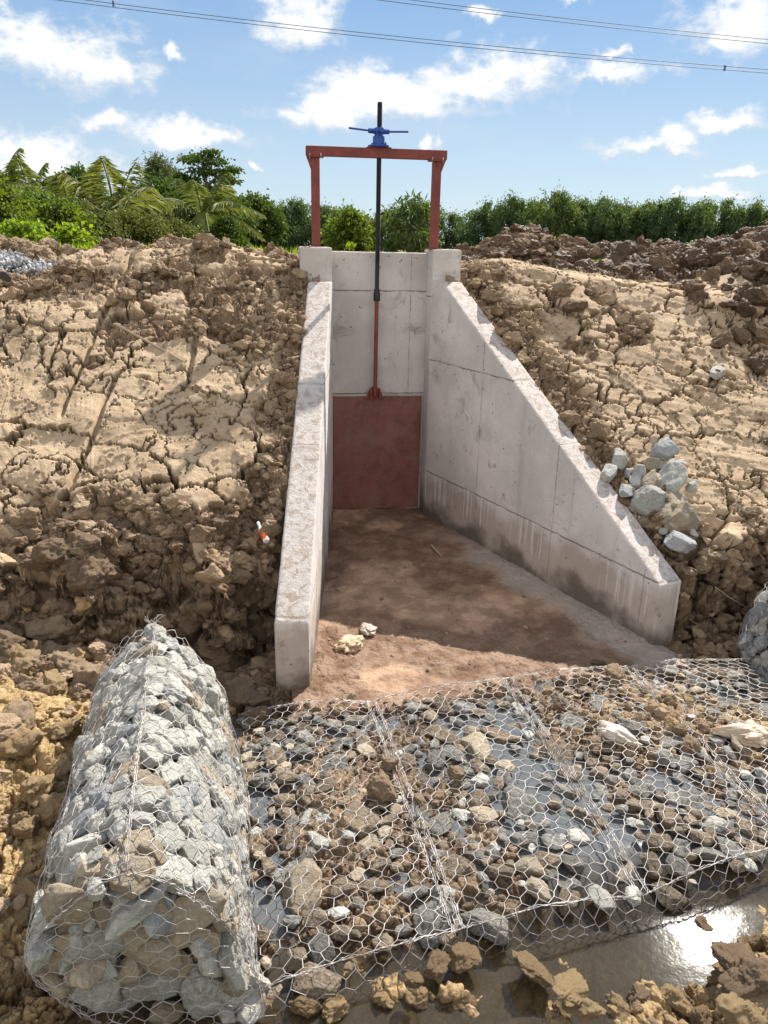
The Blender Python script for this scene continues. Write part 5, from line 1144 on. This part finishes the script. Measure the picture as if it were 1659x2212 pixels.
m_cable, t, b = new_mat('cable_aluminium'); b.inputs['Base Color'].default_value = (0.10, 0.12, 0.15, 1); b.inputs['Roughness'].default_value = 0.5
def cable(pts, D, dz, label, spacer=()):
    p = np.array(pts, float); q = np.polyfit(p[:, 0], p[:, 1], 2); xs = np.linspace(-700, 2400, 60); W_ = []
    for px in xs:
        d = px_dir(px, np.polyval(q, px)); k = D / d[1]; W_.append(EYE + d * k + np.array([0, 0, dz]))
    W_ = np.array(W_); V, F = seg_tubes(W_[:-1], W_[1:], 0.021, 6); o = link('power_cable', np_mesh('power_cable', V, F, m_cable, True)); tag(o, label, 'cable', 'overhead power cables')
C1 = [(80, -2), (245, 12), (700, 67), (1200, 125), (1659, 156)]; C2 = [(800, -2), (1000, 22), (1300, 58), (1659, 94)]
cable(C1, 60, 0.0, 'lower cable of the long pair crossing the whole sky'); cable(C1, 60, 0.22, 'upper cable of the long pair crossing the whole sky')
cable(C2, 60, 0.0, 'lower cable of the pair crossing the upper right sky'); cable(C2, 60, 0.24, 'upper cable of the pair crossing the upper right sky')
def cable_clamp(px, py, label):
    d = px_dir(px, py); p = EYE + d * (60 / d[1]); o = MB().box(-0.06, 0.06, -0.05, 0.05, -0.06, 0.28).build('cable_spacer', m_cable, None, 0.01); o.location = Vector(p); tag(o, label, 'spacer')
cable_clamp(245, 12, 'spacer on the long cable pair near the left'); cable_clamp(1565, 151, 'spacer on the long cable pair near the right edge')
# bottle lying on the left slope
m_pet, t, b = new_mat('clear_plastic'); b.inputs['Base Color'].default_value = (0.72, 0.70, 0.66, 1); b.inputs['Roughness'].default_value = 0.15
m_lab, t, b = new_mat('orange_red_wrap'); cz = t.sep(t.objc())[2]; b.inputs['Roughness'].default_value = 0.3
lc = t.mix(t.ramp(t.noise(t.objc(), 22, 2), 0.52, 0.56), (0.72, 0.075, 0.02), (0.80, 0.26, 0.03)); lc = t.mix(t.ramp(t.noise(t.mapping(t.objc(), loc=(3, 1, 2)), 30, 1), 0.66, 0.68), lc, (0.35, 0.55, 0.08)); t.put(b.inputs['Base Color'], lc)
p = hit(566, 1148, 0.17); ax = Vector((0.42, -0.75, -0.42)).normalized()
bt = empty('plastic_bottle', None, 'orange-red plastic drink bottle lying on the clay near the left wing wall', 'bottle', mat=Matrix.Translation(Vector(p) - ax * 0.10) @ ax.to_track_quat('Z', 'Y').to_matrix().to_4x4())
MB().lathe([(0.013, -0.012), (0.014, 0.02), (0.022, 0.05), (0.031, 0.075), (0.034, 0.09), (0.034, 0.235), (0.028, 0.245), (0.0, 0.245)], 20).build('body', m_pet, bt, smooth=True)
MB().lathe([(0.0355, 0.088), (0.036, 0.10), (0.0345, 0.16), (0.036, 0.215), (0.0355, 0.222)], 20).build('wrap', m_lab, bt, smooth=True)
MB().lathe([(0.016, -0.03), (0.0165, -0.01), (0.0165, 0.0)], 16).build('cap', m_pet, bt, smooth=True)
# rags and thin plastic
def rag(name, px, py, s, col, label, cat, zoff=0.02, seed=0, tail=None, trans=0.3):
    sd = int(seed); v, f = ICO[5]; p = v * np.array([1.0, 0.72, 0.38]); n = np.abs(noise3(v * 1.4 + sd, sd) - 0.5) * 0.9 + np.abs(noise3(v * np.array([2.2, 5, 2.5]) + sd, sd + 1) - 0.5) * 0.5 + np.abs(noise3(v * 8, sd + 2) - 0.5) * 0.22
    p = p * (0.62 + n[:, None])
    if tail: 
        k = np.clip(v[:, 0] - 0.55, 0, 1)[:, None]; p = p + k * np.array(tail) * 2.2; p[:, 1:] *= (1 - 0.55 * np.clip(k * 2, 0, 1))
    m, t, b = new_mat(name + '_fabric'); t.put(b.inputs['Base Color'], t.mix(t.noise(t.objc(), 5, 4), tuple(k * 0.75 for k in col), col)); b.inputs['Roughness'].default_value = 0.6
    b.inputs['Subsurface Weight'].default_value = 0.15
    o = link(name, np_mesh(name, p * s, f, m, True)); o.location = Vector(hit(px, py, zoff)) + Vector((0, 0, s * 0.12)); o.rotation_euler[2] = seed; return tag(o, label, cat)
rag('plastic_bag', 757, 1395, 0.19, (0.50, 0.36, 0.22), 'crumpled straw-coloured plastic bag in the sun on the apron', 'bag', seed=1)
rag('plastic_bag', 795, 1362, 0.13, (0.42, 0.35, 0.29), 'pale crumpled plastic scrap at the shadow edge on the apron', 'bag', seed=2)
rag('rag', 1325, 1585, 0.16, (0.60, 0.53, 0.43), 'knotted white rag with a tail on the wire mattress', 'rag', 0.06, 5.6, (0.6, -0.1, -0.05))
rag('rag', 1625, 1592, 0.22, (0.52, 0.41, 0.28), 'long straw-coloured cloth at the right edge of the silt heap', 'rag', 0.06, 3, (0.8, 0.1, 0))
# twigs
m_twig, t, b = new_mat('dry_twig'); b.inputs['Base Color'].default_value = (0.42, 0.33, 0.22, 1); b.inputs['Roughness'].default_value = 0.85
def twig(pts, r, label, zo=0.03):
    P = [Vector(hit(px, py, zo)) for px, py in pts]; o = MB().tube(P, [r, r * 0.9, r * 0.5][:len(P)] if len(P) <= 3 else r, 6).build('twig', m_twig, None, smooth=True); tag(o, label, 'twig')
twig([(1545, 1268), (1575, 1290), (1612, 1312)], 0.006, 'long bent pale twig on the shaded soil by the right wall end')
twig([(1480, 1330), (1500, 1345), (1518, 1352)], 0.008, 'short twig low in the dark hollow')
twig([(932, 1178), (945, 1192), (955, 1202)], 0.014, 'dark short stick on the shaded apron floor')
twig([(1372, 1568), (1410, 1605), (1440, 1640)], 0.007, 'straight straw on the silted mattress')
twig([(250, 700), (345, 752), (395, 780)], 0.018, 'pale splinter of wood lying on the left cracked slope', 0.02)
twig([(1400, 890), (1425, 905), (1450, 915)], 0.008, 'thin straw on the right cracked slope')
# dark oval leaf on a stalk at the left edge
p = hit(30, 628); lf = empty('dry_leaf', tuple(p), 'dark oval leaf on a thin stalk at the left picture edge', 'leaf')
m_dl, t, b = new_mat('dark_dry_leaf'); b.inputs['Base Color'].default_value = (0.05, 0.04, 0.03, 1); b.inputs['Roughness'].default_value = 0.8
v, f = ICO[3]; bl = link('blade', np_mesh('blade', v * np.array([0.085, 0.012, 0.055]), f, m_dl, True), lf); bl.location = (-0.09, 0, 0.17); bl.rotation_euler = (0, 0.7, 0)
MB().tube([(0, 0, -0.03), (-0.01, 0, 0.06), (-0.05, 0, 0.13)], 0.005, 6).build('stalk', m_dl, lf)
